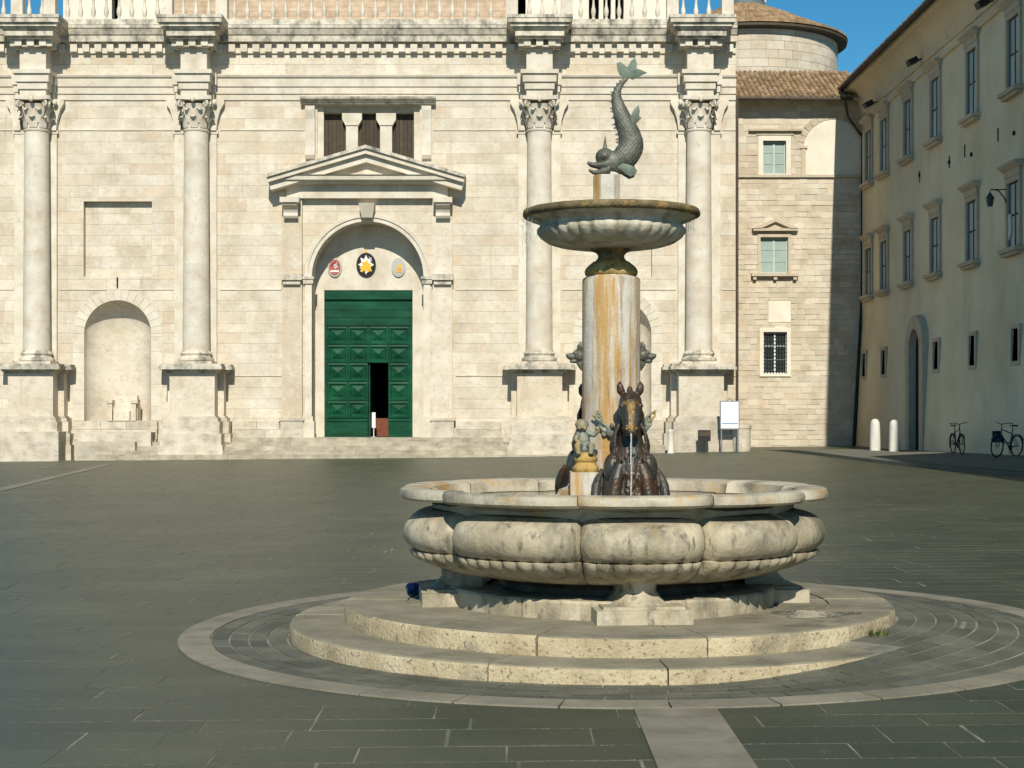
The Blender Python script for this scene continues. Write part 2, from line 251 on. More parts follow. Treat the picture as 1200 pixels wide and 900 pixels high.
def link(name, me, m, parent=None, stuff=False, loc=None):
    o = bpy.data.objects.new(name, me); COL.objects.link(o)
    if m is not None and not me.materials: me.materials.append(T[m])
    if loc: o.location = loc
    if parent: setp(o, parent)
    if stuff: o['kind'] = 'stuff'
    return o
ORG = {}
def setp(o, parent):
    o.parent = parent
    o.matrix_parent_inverse = Matrix.Translation(-Vector(ORG.get(parent.name, (0,0,0))))
def thing(name, label, cat, loc=(0,0,0), group=None):
    o = bpy.data.objects.new(name, None); COL.objects.link(o); o.location = loc; o.empty_display_size = 0.3
    ORG[o.name] = tuple(loc); return tag(o, label, cat, group)
def tag(o, label, cat, group=None):
    o['label'] = label; o['category'] = cat
    if group: o['group'] = group
    return o
def struct(o): o['kind'] = 'structure'; return o
def subd(mb, name, voxel, iters=3, factor=0.5):     # union of shapes into one continuous sculpted surface
    me = mb.mesh(name); o = bpy.data.objects.new(name, me); COL.objects.link(o)
    md = o.modifiers.new('r', 'REMESH'); md.mode = 'VOXEL'; md.voxel_size = voxel
    sm = o.modifiers.new('s', 'SMOOTH'); sm.iterations = iters; sm.factor = factor
    dg = bpy.context.evaluated_depsgraph_get(); me2 = bpy.data.meshes.new_from_object(o.evaluated_get(dg))
    bpy.data.objects.remove(o); bpy.data.meshes.remove(me); me2.name = name; me2.shade_smooth(); return me2
def plate(name, outline, holes, y0, y1, m, parent):  # flat wall in x, z with holes
    cu = bpy.data.curves.new(name, 'CURVE'); cu.dimensions = '2D'; cu.fill_mode = 'BOTH'; cu.extrude = (y1 - y0) / 2
    for pts in [outline] + holes:
        sp = cu.splines.new('POLY'); sp.points.add(len(pts) - 1); sp.use_cyclic_u = True
        for p, q in zip(sp.points, pts): p.co = (q[0], q[1], 0, 1)
    o = bpy.data.objects.new(name, cu); COL.objects.link(o); dg = bpy.context.evaluated_depsgraph_get()
    me = bpy.data.meshes.new_from_object(o.evaluated_get(dg)); bpy.data.objects.remove(o)
    for v in me.vertices: x, z, d = v.co; v.co = (x, (y0 + y1) / 2 - d, z)
    me.flip_normals(); me.materials.clear()
    return link(name, me, m, parent)
def arch_pts(xc, r, zs, zb, n=28):
    return [(xc - r, zb)] + [(xc - r*math.cos(math.pi*i/n), zs + r*math.sin(math.pi*i/n)) for i in range(n+1)] + [(xc + r, zb)]
def rect(a, b, c, d): return [(a, c), (a, d), (b, d), (b, c)]

class Stones:           # collects pieces; the 300 largest in view become objects, the rest one mesh
    def __init__(s): s.l = []
    def add(s, mb, size): s.l.append((size, mb))
    def build(s, name, rest, m, parent, limit=296, smooth=None):
        s.l.sort(key=lambda t: -t[0])
        for sz, mb in s.l[:limit]: mb.build(name, m, parent, smooth)
        if s.l[limit:]:
            big = MB()
            for sz, mb in s.l[limit:]:
                o = len(big.v); big.v += mb.v; big.f += [tuple(i+o for i in f) for f in mb.f]; big.r += mb.r
            big.build(rest, m, parent, smooth, stuff=True)

def ashlar(st, x0, x1, levels, Y, depth, openings, lmin, lmax, gap=0.007, jit=0.004, view=lambda x, z: 1.0, rough=0.0):
    """courses of real stones on a wall facing -y; openings: ('rect',xa,xb,za,zb) or ('arch',xc,r,zs,zb)"""
    for ci in range(len(levels) - 1):
        za, zb = levels[ci], levels[ci+1]
        segs = [(x0, x1, za, zb, None, None)]
        for op in openings:
            out = []
            for (a, b, c, d, lc, rc) in segs:
                if op[0] == 'rect':
                    _, oa, ob, oc, od = op
                    if ob <= a or oa >= b or od <= c + 0.02 or oc >= d - 0.02: out.append((a, b, c, d, lc, rc)); continue
                    if oa > a: out.append((a, oa, c, d, lc, None))
                    if ob < b: out.append((ob, b, c, d, None, rc))
                    m0, m1 = max(a, oa), min(b, ob)
                    if od < d - 0.03: out.append((m0, m1, od, d, None, None))
                    if oc > c + 0.03: out.append((m0, m1, c, oc, None, None))
                else:
                    _, xc, r, zs, zbt = op
                    if xc + r <= a or xc - r >= b or zs + r <= c or zbt >= d - 0.02: out.append((a, b, c, d, lc, rc)); continue
                    def hw(z, xc=xc, r=r, zs=zs):
                        if z <= zs: return r
                        q = r*r - (z - zs)**2
                        return math.sqrt(q) if q > 0 else 0.0
                    out.append((a, xc, c, d, lc, (lambda z, xc=xc, hw=hw: xc - hw(z))))
                    out.append((xc, b, c, d, (lambda z, xc=xc, hw=hw: xc + hw(z)), rc))
                    if zbt > c + 0.03: pass
            segs = out
        for (a, b, c, d, lc, rc) in segs:
            ae = max(lc(c), lc(d)) if lc else a; be = min(rc(c), rc(d)) if rc else b
            cuts = []; x = ae + random.uniform(0.3, 1.0) * lmin + (0.2 if lc else 0)
            while x < be - 0.45 * lmin: cuts.append(x); x += random.uniform(lmin, lmax)
            xs = [None] + cuts + [None]
            for i in range(len(xs) - 1):
                n = 7 if (lc and i == 0) or (rc and i == len(xs) - 2) else 2
                zz = [c + gap/2 + (d - c - gap) * k/(n-1) for k in range(n)]
                L_ = [((lc(z) if lc else a) if xs[i] is None else xs[i]) + gap/2 for z in zz]
                R_ = [((rc(z) if rc else b) if xs[i+1] is None else xs[i+1]) - gap/2 for z in zz]
                R_ = [max(q, p + 0.002) for p, q in zip(L_, R_)]
                w = sum(R_)/n - sum(L_)/n
                if w < 0.04: continue
                j = random.uniform(-jit, jit); jr = lambda: random.uniform(-rough, rough)
                pts = [(p + jr(), Y + j, z + jr()) for p, z in zip(L_, zz)] + [(q + jr(), Y + j, z + jr()) for q, z in reversed(list(zip(R_, zz)))]
                mb = MB(); mb.prism(pts, (0, depth, 0), random.random())
                st.add(mb, w * (d - c) * view(L_[0] + w/2, (c + d)/2))
def levels(brk, h):
    out = [brk[0]]
    for a, b in zip(brk, brk[1:]):
        n = max(1, round((b - a)/h)); ws = [random.uniform(0.8, 1.2) for _ in range(n)]; t = sum(ws); acc = a
        for w in ws: acc += (b - a)*w/t; out.append(acc)
    return out

# ================================================================== THE SQUARE
def sheet(name, xs, ys, zf, m):
    mb = MB(); n = len(xs)
    mb.add([(x, y, zf(x, y)) for y in ys for x in xs], [(j*n+i, j*n+i+1, (j+1)*n+i+1, (j+1)*n+i) for j in range(len(ys)-1) for i in range(n-1)])
    return mb.build(name, m, smooth=60)
xs = [-1500, -400, -150] + list(range(-60, 61, 4)) + [150, 400, 1500]
ys = [-600, -150] + list(range(-40, 100, 4)) + [150, 400, 1800]
# ground stone: beyond the built slabs the pattern of courses is carried by the material
gm = T['slate'].copy(); gm.name = 'paving_far'; T['ground'] = gm
N = gm.node_tree.nodes; L = gm.node_tree.links
br = N.new('ShaderNodeTexBrick'); br.inputs['Scale'].default_value = 1.0; br.inputs['Brick Width'].default_value = 0.72; br.inputs['Row Height'].default_value = 0.36
br.inputs['Mortar Size'].default_value = 0.008; br.inputs['Color1'].default_value = (1.55, 1.45, 1.4, 1); br.inputs['Color2'].default_value = (2.0, 1.88, 1.8, 1); br.inputs['Mortar'].default_value = (2.5, 2.35, 2.1, 1)  # courses lightened and warmed to paint in the facade's grazing reflection
gg = N.new('ShaderNodeNewGeometry'); L.new(gg.outputs['Position'], br.inputs['Vector'])
bs = N['Principled BSDF']; bs.inputs['Specular IOR Level'].default_value = 0.5; src = bs.inputs['Base Color'].links[0].from_socket
mx = N.new('ShaderNodeMix'); mx.data_type = 'RGBA'; mx.blend_type = 'MULTIPLY'; mx.inputs[0].default_value = 0.8
L.new(src, mx.inputs[6]); L.new(br.outputs[0], mx.inputs[7]); L.new(mx.outputs[2], bs.inputs['Base Color'])
ground = struct(sheet('ground', xs, ys, lambda x, y: g(x, y) - (0.03 if abs(x) < 61 and -39 < y < 97 else 0) - (0.14 if -4 <= x <= 4 and 8 <= y <= 16 else 0), 'ground'))
SX0, SX1, SY0, SY1 = -21.0, 15.0, 2.5, 65.6
def bed():
    mb = MB(); n = 48; rr = [3.2, 4.2, 6, 9, 14, 22, 45]
    vs = []
    for k, r_ in enumerate(rr):
        for i in range(n):
            a = 2*math.pi*i/n; x, y = 0.88 + r_*math.sin(a), 12.1 - r_*math.cos(a)
            x = max(SX0, min(SX1, x)); y = max(SY0, min(31.0, y)); vs.append((x, y, g(x, y) - 0.0022))
    mb.add(vs, [(k*n+i, k*n+(i+1) % n, (k+1)*n+(i+1) % n, (k+1)*n+i) for k in range(len(rr)-1) for i in range(n)])
    xs_ = [SX0 + 2.0*i for i in range(19)]; ys_ = [31.0 + 1.6*i for i in range(22)]; m_ = len(xs_)
    mb.add([(x, y, g(x, y) - 0.003) for y in ys_ for x in xs_], [(j*m_+i, j*m_+i+1, (j+1)*m_+i+1, (j+1)*m_+i) for j in range(len(ys_)-1) for i in range(m_-1)])
    return mb.build('paving', 'mortar')
paving = struct(bed())
ORG[paving.name] = (0, 0, 0)
st = Stones(); y = SY0
kx_ = lambda y: 9.6 + 3.3*(60.5 - min(y, 60.5))/29.5 + (6 if y > 60.5 else 0.35)
RC = (0.88, 12.1); RO, RI = 3.37, 3.14            # the pale ring in the paving
while y < SY1 - 0.2:
    h = random.choice([0.3, 0.34, 0.36, 0.38, 0.42]); x = SX0 + random.uniform(0.05, 0.6)
    if y > 57.6: x += 28.5
    while x < min(SX1 - 0.8, (kx_(y) - 0.2) if y > 31 else 99):
        w = random.choice([0.45, 0.6, 0.7, 0.85, 1.0]) * random.uniform(0.92, 1.08)
        cx, cy = x + w/2, y + h/2
        if all((math.hypot(px_ - RC[0], py_ - RC[1]) < RI) for px_ in (x, x+w) for py_ in (y, y+h)): x += w; continue
        cr = 3.25
        nx_ = max(x, min(RC[0], x + w)) - RC[0]; ny_ = max(y, min(RC[1], y + h)) - RC[1]
        if math.hypot(nx_, ny_) < cr:       # cut to the circle of the pale ring
            rv = random.random(); zz = [y + 0.004 + (h - 0.008)*k/8 for k in range(9)]
            hwc = lambda q: math.sqrt(max(0.0, cr*cr - (q - RC[1])**2))
            for side in (-1, 1):
                La = [x + 0.004 if side < 0 else min(x + w - 0.004, max(x + 0.004, RC[0] + hwc(q))) for q in zz]
                Ra = [x + w - 0.004 if side > 0 else max(x + 0.004, min(x + w - 0.004, RC[0] - hwc(q))) for q in zz]
                if side < 0 and x > RC[0] or side > 0 and x + w < RC[0]: continue
                if sum(Ra) - sum(La) < 0.05: continue
                Ra = [max(p_ + 0.0005, q_) for p_, q_ in zip(La, Ra)]
                pts = [(p_, q_, g(p_, q_)) for p_, q_ in zip(La, zz)] + [(p_, q_, g(p_, q_)) for p_, q_ in reversed(list(zip(Ra, zz)))]
                mb = MB(); mb.prism(pts, (0, 0, -0.012), rv); st.add(mb, 1e-6 + (w*h/cy**3 if cy < 12 else 0))
            x += w; continue
        gp = random.choice([0.005, 0.007, 0.01, 0.014]); j = random.uniform(-0.0008, 0.0012); j2 = random.uniform(-0.0008, 0.001)
        e4 = [random.uniform(0.2, 1.1)*gp for _ in range(4)]; x0_, x1_, y0_, y1_ = x + e4[0], x + w - e4[1], y + e4[2], y + h - e4[3]
        mb = MB(); b = 0.0015
        top = [(x0_+b, y0_+b, g(x0_, y0_)+j), (x1_-b, y0_+b, g(x1_, y0_)+j2), (x1_-b, y1_-b, g(x1_, y1_)+j2), (x0_+b, y1_-b, g(x0_, y1_)+j)]
        low = [(x0_, y0_, g(x0_, y0_)-0.012), (x1_, y0_, g(x1_, y0_)-0.012), (x1_, y1_, g(x1_, y1_)-0.012), (x0_, y1_, g(x0_, y1_)-0.012)]
        mb.add(top + low, [(0,1,2,3), (0,4,5,1), (1,5,6,2), (2,6,7,3), (3,7,4,0)], random.random())
        sx_ = 600 + cx/cy*F; sy_ = HY + H*F/cy
        hid = math.hypot(cx - 0.8, cy - 12.1) < 3.3
        vis = (0 < sx_ < 1200 and sy_ < 905 and cy > 6.8 and not hid)
        st.add(mb, (w*h/cy**3 if vis else 0)); x += w
    y += h
st.build('slab', 'slabs_beyond', 'slate', paving)

# pale ring, its band towards the camera, the curved setts inside it
def apz(r, a):      # height of the apron inside the ring; it climbs over the lowest step on the right
    if a <= math.pi: A = -0.03 + 0.13*sstep(R(4), R(56), a)*(1 - sstep(R(140), R(180), a))
    else: A = -0.03
    return 0.006 + A * max(0.0, min(1.0, (RI - r)/0.66))
def annulus(mb, r0, r1, a0, a1, n, z, t, rv=None, sl=0.0):
    vs = []
    for (r, dz) in ((r0, 0), (r1, 0), (r1, -t), (r0, -t)):
        for i in range(n+1):
            a = a0 + (a1 - a0)*i/n; x = RC[0] + r*math.sin(a); yy = RC[1] - r*math.cos(a)
            vs.append((x, yy, z(r, a % (2*math.pi)) + g(x, yy) + dz))
    m = n + 1; fs = []
    for k in range(4):
        k2 = (k+1) % 4; fs += [(k*m+i, k*m+i+1, k2*m+i+1, k2*m+i) for i in range(n)]
    fs += [(0, m, 2*m, 3*m), (n, 3*m+n, 2*m+n, m+n)]
    mb.add(vs, fs, rv)
mb = MB(); annulus(mb, 2.30, 2.478, 0, 2*math.pi, 144, lambda r, a: apz(2.48, a) - 0.005, 0.03); annulus(mb, 2.478, RI + 0.02, 0, 2*math.pi, 144, lambda r, a: apz(max(r, 2.48), a) - 0.005, 0.03)
apron = struct(mb.build('apron', 'palejoint', smooth=50)); ORG[apron.name] = (0, 0, 0)
nb = 34
for i in range(nb):
    mb = MB(); annulus(mb, RI, RO, 2*math.pi*(i + 0.01)/nb, 2*math.pi*(i + 0.99)/nb, 5, lambda r, a: 0.009 + random.uniform(0, 0.0004), 0.02, random.random())
    mb.build('ring_stone', 'band', apron)
rows = [2.43, 2.575, 2.72, 2.86, 3.0, 3.135]
for k in range(len(rows) - 1):
    n = int(2*math.pi*rows[k]/0.345); ph = random.random()
    for i in range(n):
        ga = 0.012/rows[k]; mb = MB(); j = random.uniform(-0.002, 0.002)
        a0 = 2*math.pi*(i + ph)/n
        if (a0 + 0.1) % (2*math.pi) < 0.02 : pass
        annulus(mb, rows[k] + 0.009, rows[k+1] - 0.009, a0 + ga/2, a0 + 2*math.pi/n - ga/2, 3, lambda r, a: apz(r, a) + j, 0.03, random.random())
        mb.build('sett', 'sett', apron)
y = 2.6
while y < 8.70:
    ln = min(random.uniform(0.55, 0.95), 8.74 - y)
    if ln < 0.1: break
    mb = MB(); mb.box(0.672, 1.132, y + 0.003, y + ln - 0.003, -0.015, 0.0145, random.random()); mb.build('band_slab', 'band', apron); y += ln
mb = MB(); annulus(mb, 2.0, 2.45, R(40), R(165), 30, lambda r, a: apz(2.46, a) - 0.0035, 0.03); mb.build('apron_bed', 'palejoint', apron)
for (ra, rb) in ((2.015, 2.15), (2.15, 2.29), (2.29, 2.43)):
    n = 12
    for i in range(n):
        a0, a1 = R(44 + 118*i/n), R(44 + 118*(i+1)/n); mb = MB(); annulus(mb, ra + 0.008, rb - 0.008, a0 + 0.002, a1 - 0.002, 3, lambda r, a: apz(2.46, a), 0.03, random.random()); mb.build('sett', 'sett', apron)
# the long pale strip on the left of the square
A0, A1 = Vector((-13.6, 53.0)), Vector((-9.6, 19.5)); strip = None
nst = 30
for i in range(nst):
    p, q = A0.lerp(A1, i/nst), A0.lerp(A1, (i + 0.99)/nst); w = 0.16
    mb = MB(); mb.add([(p.x-w, p.y, g(p.x, p.y)+0.012), (p.x+w, p.y, g(p.x, p.y)+0.012), (q.x+w, q.y, g(q.x, q.y)+0.012), (q.x-w, q.y, g(q.x, q.y)+0.012),
         (p.x-w, p.y, g(p.x, p.y)-0.02), (p.x+w, p.y, g(p.x, p.y)-0.02), (q.x+w, q.y, g(q.x, q.y)-0.02), (q.x-w, q.y, g(q.x, q.y)-0.02)],
         [(0,3,2,1), (0,1,5,4), (2,3,7,6), (1,2,6,5), (3,0,4,7)], random.random())
    mb.build('strip_stone', 'band', paving)

# raised walk along the palace, with its kerb
K0, K1 = Vector((9.6, 60.5)), Vector((12.9, 31.0))
def kx(y): return K0.x + (K1.x - K0.x)*(K0.y - y)/(K0.y - K1.y)
def pz(x, y):
    zk = g(kx(y), y) + 0.10 - 0.10*sstep(55, 60.5, y); zw = 0.45 - (min(max(y, 40), 66) - 44)*0.0125
    t = max(0, min(1, (x - kx(y))/(14.4 - kx(y)))); return zk + (zw - zk)*t
mb = MB(); yy_ = [31 + i*1.25 for i in range(24)]; yy_[-1] = 60.5; tt = [0, 0.25, 0.5, 0.75, 1.0]
mb.add([(kx(y) + 0.14 + (15.2 - kx(y) - 0.14)*t, y, pz(kx(y) + 0.14 + (15.2 - kx(y) - 0.14)*t, y)) for y in yy_ for t in tt],
       [(j*5+i, j*5+i+1, (j+1)*5+i+1, (j+1)*5+i) for j in range(len(yy_)-1) for i in range(4)])
struct(mb.build('side_pavement', 'walk', smooth=60))
kerb = None; nk = 26
for i in range(nk):
    p, q = K0.lerp(K1, i/nk), K0.lerp(K1, (i+0.992)/nk)
    mb = MB(); vs = []
    for (c, dx, top) in ((p, 0, 1), (p, 0.15, 1), (q, 0.15, 1), (q, 0, 1), (p, 0, 0), (p, 0.15, 0), (q, 0.15, 0), (q, 0, 0)):
        vs.append((c.x + dx, c.y, pz(kx(c.y), c.y) + 0.004 if top else g(c.x, c.y) - 0.05))
    mb.add(vs, [(0,3,2,1), (0,1,5,4), (2,3,7,6), (1,2,6,5), (3,0,4,7)], random.random())
    if i == 0:
        kerb = struct(mb.build('kerb', 'walk')); ORG[kerb.name] = (0, 0, 0)
    else: mb.build('kerb_stone', 'walk', kerb)

# ================================================================== THE CATHEDRAL
YW = 60.0
cat = thing('cathedral', 'pale travertine cathedral facade with four giant columns and a green portal', 'cathedral', (PX(431, YW), YW, 0))
wx = lambda p: PX(p, YW)
wz = lambda p: PZ(p, YW)
XL, XR = wx(-14), wx(862)
DC = wx(431); DR = 65.5*YW/F; DZS = wz(325); TH = 0.69      # door recess: centre, radius, spring line, threshold
NR = 39.2*YW/F; NZS = wz(391); NZB = wz(493)
nich = [wx(138), wx(724)]
pan = [(wx(98), wx(178)), (wx(684), wx(764))]; PZ0, PZ1 = wz(324), wz(236)
TW = (wx(372), wx(492), wz(188), wz(124))
ops = [('arch', DC, DR, DZS, 0.0)] + [('arch', c, NR, NZS, NZB) for c in nich] + [('rect', a, b, PZ0, PZ1) for a, b in pan] + [('rect',) + TW]
holes = [arch_pts(DC, DR + 0.004, DZS, -0.9)] + [arch_pts(c, NR + 0.004, NZS, NZB) for c in nich] + [rect(a-0.004, b+0.004, PZ0-0.004, PZ1+0.004) for a, b in pan] + [rect(*TW)]
wall = plate('wall', rect(XL, XR, -1.0, 16.2), holes, YW + 0.013, YW + 0.26, 'joint', cat); ORG[wall.name] = (0, 0, 0)
wall.matrix_parent_inverse = Matrix.Translation(-Vector(ORG[cat.name])); 
def vis_f(x, z):
    px, py = 600 + x*F/YW, HY - (z - H)*F/YW
    if not (0 < px < 1200 and py > 0): return 0.0
    if 678 < px < 746 and py > 240: return 0.05
    for c in (43, 230, 632, 819):
        if abs(px - c) < 24: return 0.1
    return 1.0
st = Stones()
lv = levels([-0.2, 0.6, wz(490), wz(440), wz(339), wz(152), wz(116)], 0.43)
ashlar(st, XL, XR, lv, YW, 0.2, ops, 0.65, 1.5, view=vis_f)
lv2 = [14.44, 14.86, 15.28]
ashlar(st, XL, XR, lv2, YW - 0.02, 0.2, [], 1.1, 2.2, view=vis_f)
st.build('stone', 'stones_beyond', 'ashlar', wall)
# body behind the front
mb = MB(); mb.box(XL + 0.05, wx(98) - 0.6, YW + 0.3, YW + 6, -0.5, 16.0); mb.box(wx(178) + 0.6, DC - DR - 0.8, YW + 0.3, YW + 6, -0.5, 16.0)
mb.box(DC + DR + 0.8, wx(684) - 0.6, YW + 0.3, YW + 6, -0.5, 16.0); mb.box(wx(764) + 0.6, XR - 0.05, YW + 0.3, YW + 6, -0.5, 16.0)
mb.build('side_wall', 'ashlar', cat)

# string lines
def band(name, px0, px1, py, h, out, m='trim'):
    mb = MB(); z = wz(py); mb.profile([(0, -h/2), (out, -h/2 + h*0.2), (out, h/2), (0, h/2)], (wx(px0), YW + 0.05, z), (wx(px1), YW + 0.05, z), (0, -1, 0)); return mb.build(name, m, cat)
for a, b in ((-14, 16), (70, 203), (258, 357), (508, 605), (659, 792), (846, 862)): band('string_course', a, b, 152.5, 0.05, 0.085)
for a, b in ((-14, 16), (70, 203), (258, 330), (534, 605), (659, 792), (846, 862)): band('string_course', a, b, 339.5, 0.045, 0.08)
for a, b in ((262, 330), (534, 590), (845, 862)): band('string_course', a, b, 440.5, 0.05, 0.085)

# entablature between the columns
def prof_run(name, x0, x1, m, prof, z, y=YW + 0.05, parent=cat):
    mb = MB(); mb.profile(prof, (x0, y, z), (x1, y, z), (0, -1, 0)); return mb.build(name, m, parent)
C4 = [43, 230, 632, 819]
arch_prof = [(0, 0), (0.10, 0), (0.10, 0.22), (0.15, 0.235), (0.15, 0.48), (0.20, 0.5), (0.20, 0.80), (0.26, 0.84), (0.29, 0.90), (0.29, 0.94), (0, 0.94)]
corn_prof = [(0, 0), (0.16, 0.0), (0.2, 0.05), (0.4, 0.08), (0.42, 0.3), (0.47, 0.33), (0.56, 0.52), (0.6, 0.55), (0.6, 0.66), (0, 0.7)]
prof_run('architrave', XL, XR, 'trim', arch_prof, 13.5)
cor = prof_run('cornice', XL, XR, 'weath', corn_prof, 15.58); ORG[cor.name] = (0, 0, 0)
x = XL + 0.1; dm = MB().box(-0.13, 0.13, -0.12, 0.1, -0.14, 0.14).mesh('dentil')
dparts = MB(); 
while x < XR - 0.1:
    if all(abs(x - wx(c)) > 0.75 for c in C4):
        o = link('dentil', dm, 'trim', cor, loc=(x, YW - 0.14, 15.44)); 
    x += 0.46
mb = MB(); mb.box(XL, XR, YW - 0.10, YW + 0.1, 15.27, 15.6); mb.build('dentil_band', 'trim', cor)

# Corinthian capital (shared)
def capital_mesh():
    mb = MB()
    mb.lathe([(0.47, 0.0), (0.49, 0.03), (0.49, 0.08), (0.45, 0.1), (0.44, 0.12), (0.43, 0.5), (0.46, 0.85), (0.54, 1.02)], 28)
    for tier, (z0, h, n, r, ph) in enumerate(((0.12, 0.42, 8, 0.45, 0), (0.3, 0.52, 8, 0.46, math.pi/8))):
        for i in range(n):
            a = 2*math.pi*i/n + ph; ca, sa = math.sin(a), -math.cos(a); vs = []; fs = []
            pr = [(0.0, 0.0, 0.15), (0.03, 0.35, 0.17), (0.05, 0.7, 0.15), (0.13, 0.95, 0.12), (0.2, 0.98, 0.09), (0.22, 0.86, 0.05)]
            for (o, t, w) in pr:
                for sgn, th in ((-1, 0), (0, 0.035), (1, 0)):
                    rr = r + o + th; vs.append((rr*ca - sgn*w*sa*-1*-1, rr*sa + sgn*w*ca, z0 + t*h))
            k = len(pr); fs = [(j*3+q, j*3+q+1, (j+1)*3+q+1, (j+1)*3+q) for j in range(k-1) for q in range(2)]
            mb.add(vs, fs)
    for i in range(4):      # corner volutes
        a = math.pi/4 + i*math.pi/2; d = Vector((math.sin(a), -math.cos(a), 0)); s_ = Vector((d.y, -d.x, 0))
        for sg in (-1, 1):
            c = d*0.74 + s_*sg*0.07; c.z = 0.98
            path = []; rad = []
            for k in range(16):
                th = k*0.62; q = 0.15*(1 - k/18); path.append(tuple(c + d*(-math.cos(th)*q)*1.0 + Vector((0, 0, math.sin(th)*q)))); rad.append(0.045 - k*0.0014)
            mb.tube(path, rad, 6, up=tuple(s_))
        mb.tube([tuple(d*0.46 + Vector((0, 0, 0.6))), tuple(d*0.55 + Vector((0, 0, 0.85))), tuple(d*0.68 + Vector((0, 0, 1.06)))], [0.05, 0.06, 0.06], 6)
    # concave abacus
    pts = []
    for i in range(4):
        a0 = math.pi/4 + i*math.pi/2
        for k in range(7):
            t = k/6; a = a0 + (t - 0.0)*math.pi/2
            p0 = Vector((math.sin(a0), -math.cos(a0), 0))*0.98; p1 = Vector((math.sin(a0 + math.pi/2), -math.cos(a0 + math.pi/2), 0))*0.98
            p = p0.lerp(p1, 0.06 + 0.88*t); p *= 1 - 0.18*math.sin(math.pi*t); pts.append((p.x, p.y, 1.14))
    mb.prism(pts, (0, 0, 0.14))
    for i in range(4):
        a = i*math.pi/2; mb.ball((0.68*math.sin(a), -0.68*math.cos(a), 1.14), (0.09, 0.09, 0.12), 8, 6)
    return mb.mesh('capital', 45)
capm = capital_mesh()
YC = YW - 0.42
ndr = 7
drums = {}
SZ0, SZ1 = 3.95, 12.2
for c in C4:
    x = PX(c, YC)
    # column: base mouldings carry the drums, capital and pedestal
    mb = MB(); mb.lathe([(0.62, 0), (0.66, 0.03), (0.67, 0.09), (0.64, 0.15), (0.57, 0.17), (0.55, 0.22), (0.57, 0.25), (0.6, 0.3), (0.58, 0.35), (0.54, 0.37), (0.53, 0.42)], 32, (x, YC, 3.55))
    mb.box(x - 0.72, x + 0.72, YC - 0.72, YW, 3.44, 3.551)
    co = mb.build('column', 'weath', cat, 40); ORG[co.name] = (0, 0, 0)
    zs = [SZ0]; ws = [random.uniform(0.7, 1.3) for _ in range(ndr)]
    for w in ws: zs.append(zs[-1] + (SZ1 - SZ0)*w/sum(ws))
    for k in range(ndr):
        r0 = 0.505 - 0.055*(zs[k]-SZ0)/(SZ1-SZ0); r1 = 0.505 - 0.055*(zs[k+1]-SZ0)/(SZ1-SZ0)
        MB().lathe([(r0, zs[k] + 0.0015), (r1, zs[k+1] - 0.0015)], 32, (x, YC, 0), rv=random.random()).build('drum', 'trim', co, 40)
    link('capital', capm, 'trim', co, loc=(x, YC, SZ1))
    # pilaster behind the column
    xw = wx(c)
    mb = MB(); mb.box(xw - 0.80, xw + 0.80, YW - 0.14, YW + 0.1, 3.4, 12.25)
    mb.box(xw - 0.86, xw + 0.86, YW - 0.17, YW + 0.1, 12.2, 12.32)
    for sg in (-1, 1):
        px_ = [(xw + sg*0.55, 12.32), (xw + sg*0.8, 12.32), (xw + sg*0.84, 12.7), (xw + sg*0.95, 13.1), (xw + sg*1.1, 13.35), (xw + sg*1.1, 13.5), (xw + sg*0.55, 13.5)]
        mb.prism([(a, YW - 0.24, b) for a, b in px_], (0, 0.3, 0))
    mb.build('pilaster', 'trim', co)
    # pedestal
    pw = 0.84; yf = YW - 1.2
    mb = MB(); mb.box(x - pw, x + pw, yf, YW, 1.40, 3.12); mb.box(x - pw - 0.22, x + pw + 0.22, YW - 0.52, YW - 0.002, 1.40, 3.10)
    pd = mb.build('pedestal', 'ashlar', co)
    mb = MB()
    for (o, z0, z1) in ((0.08, 3.10, 3.17), (0.18, 3.17, 3.24), (0.33, 3.24, 3.36), (0.28, 3.36, 3.45)):
        mb.box(x - pw - o, x + pw + o, yf - o, YW - 0.003, z0, z1); mb.box(x - pw - 0.22 - o, x + pw + 0.22 + o, YW - 0.52 - o*0.6, YW - 0.006, z0 + 0.003, z1 - 0.003)
    mb.build('pedestal_cap', 'weath', co)
    mb = MB()
    for (o, z0, z1) in ((0.06, 1.44, 1.5), (0.14, 1.30, 1.44), (0.22, 0.85, 1.30), (0.30, 0.42, 0.85), (0.36, -0.4, 0.42)):
        mb.box(x - pw - o, x + pw + o, yf - o, YW - 0.003, z0, z1); mb.box(x - pw - 0.22 - o, x + pw + 0.22 + o, YW - 0.52 - o, YW - 0.006, z0 + 0.003, z1 - 0.003)
    mb.build('pedestal_base', 'plinth', co)
    if c == 43:
        mb = MB(); mb.box(x - 1.3, x + 1.22, yf - 0.62, YW - 0.01, -0.5, 0.93); mb.build('plinth_block', 'plinth', co)
    # entablature block over the column
    mb = MB(); hw = 0.49
    for (o, z0, z1) in ((0.0, 13.48, 13.74), (0.07, 13.74, 14.0), (0.14, 14.0, 14.3), (0.22, 14.3, 14.45), (0.0, 14.45, 15.3)):
        mb.box(x - hw - o, x + hw + o, YC - hw - o, YW, z0, z1)
    mb.box(xw - 0.72, xw + 0.72, YW - 0.3, YW - 0.01, 13.5, 13.75); mb.box(xw - 0.78, xw + 0.78, YW - 0.34, YW - 0.012, 13.75, 14.02); mb.box(xw - 0.84, xw + 0.84, YW - 0.4, YW - 0.015, 14.02, 14.46)
    eb = mb.build('entablature_block', 'trim', co)
    mb = MB()
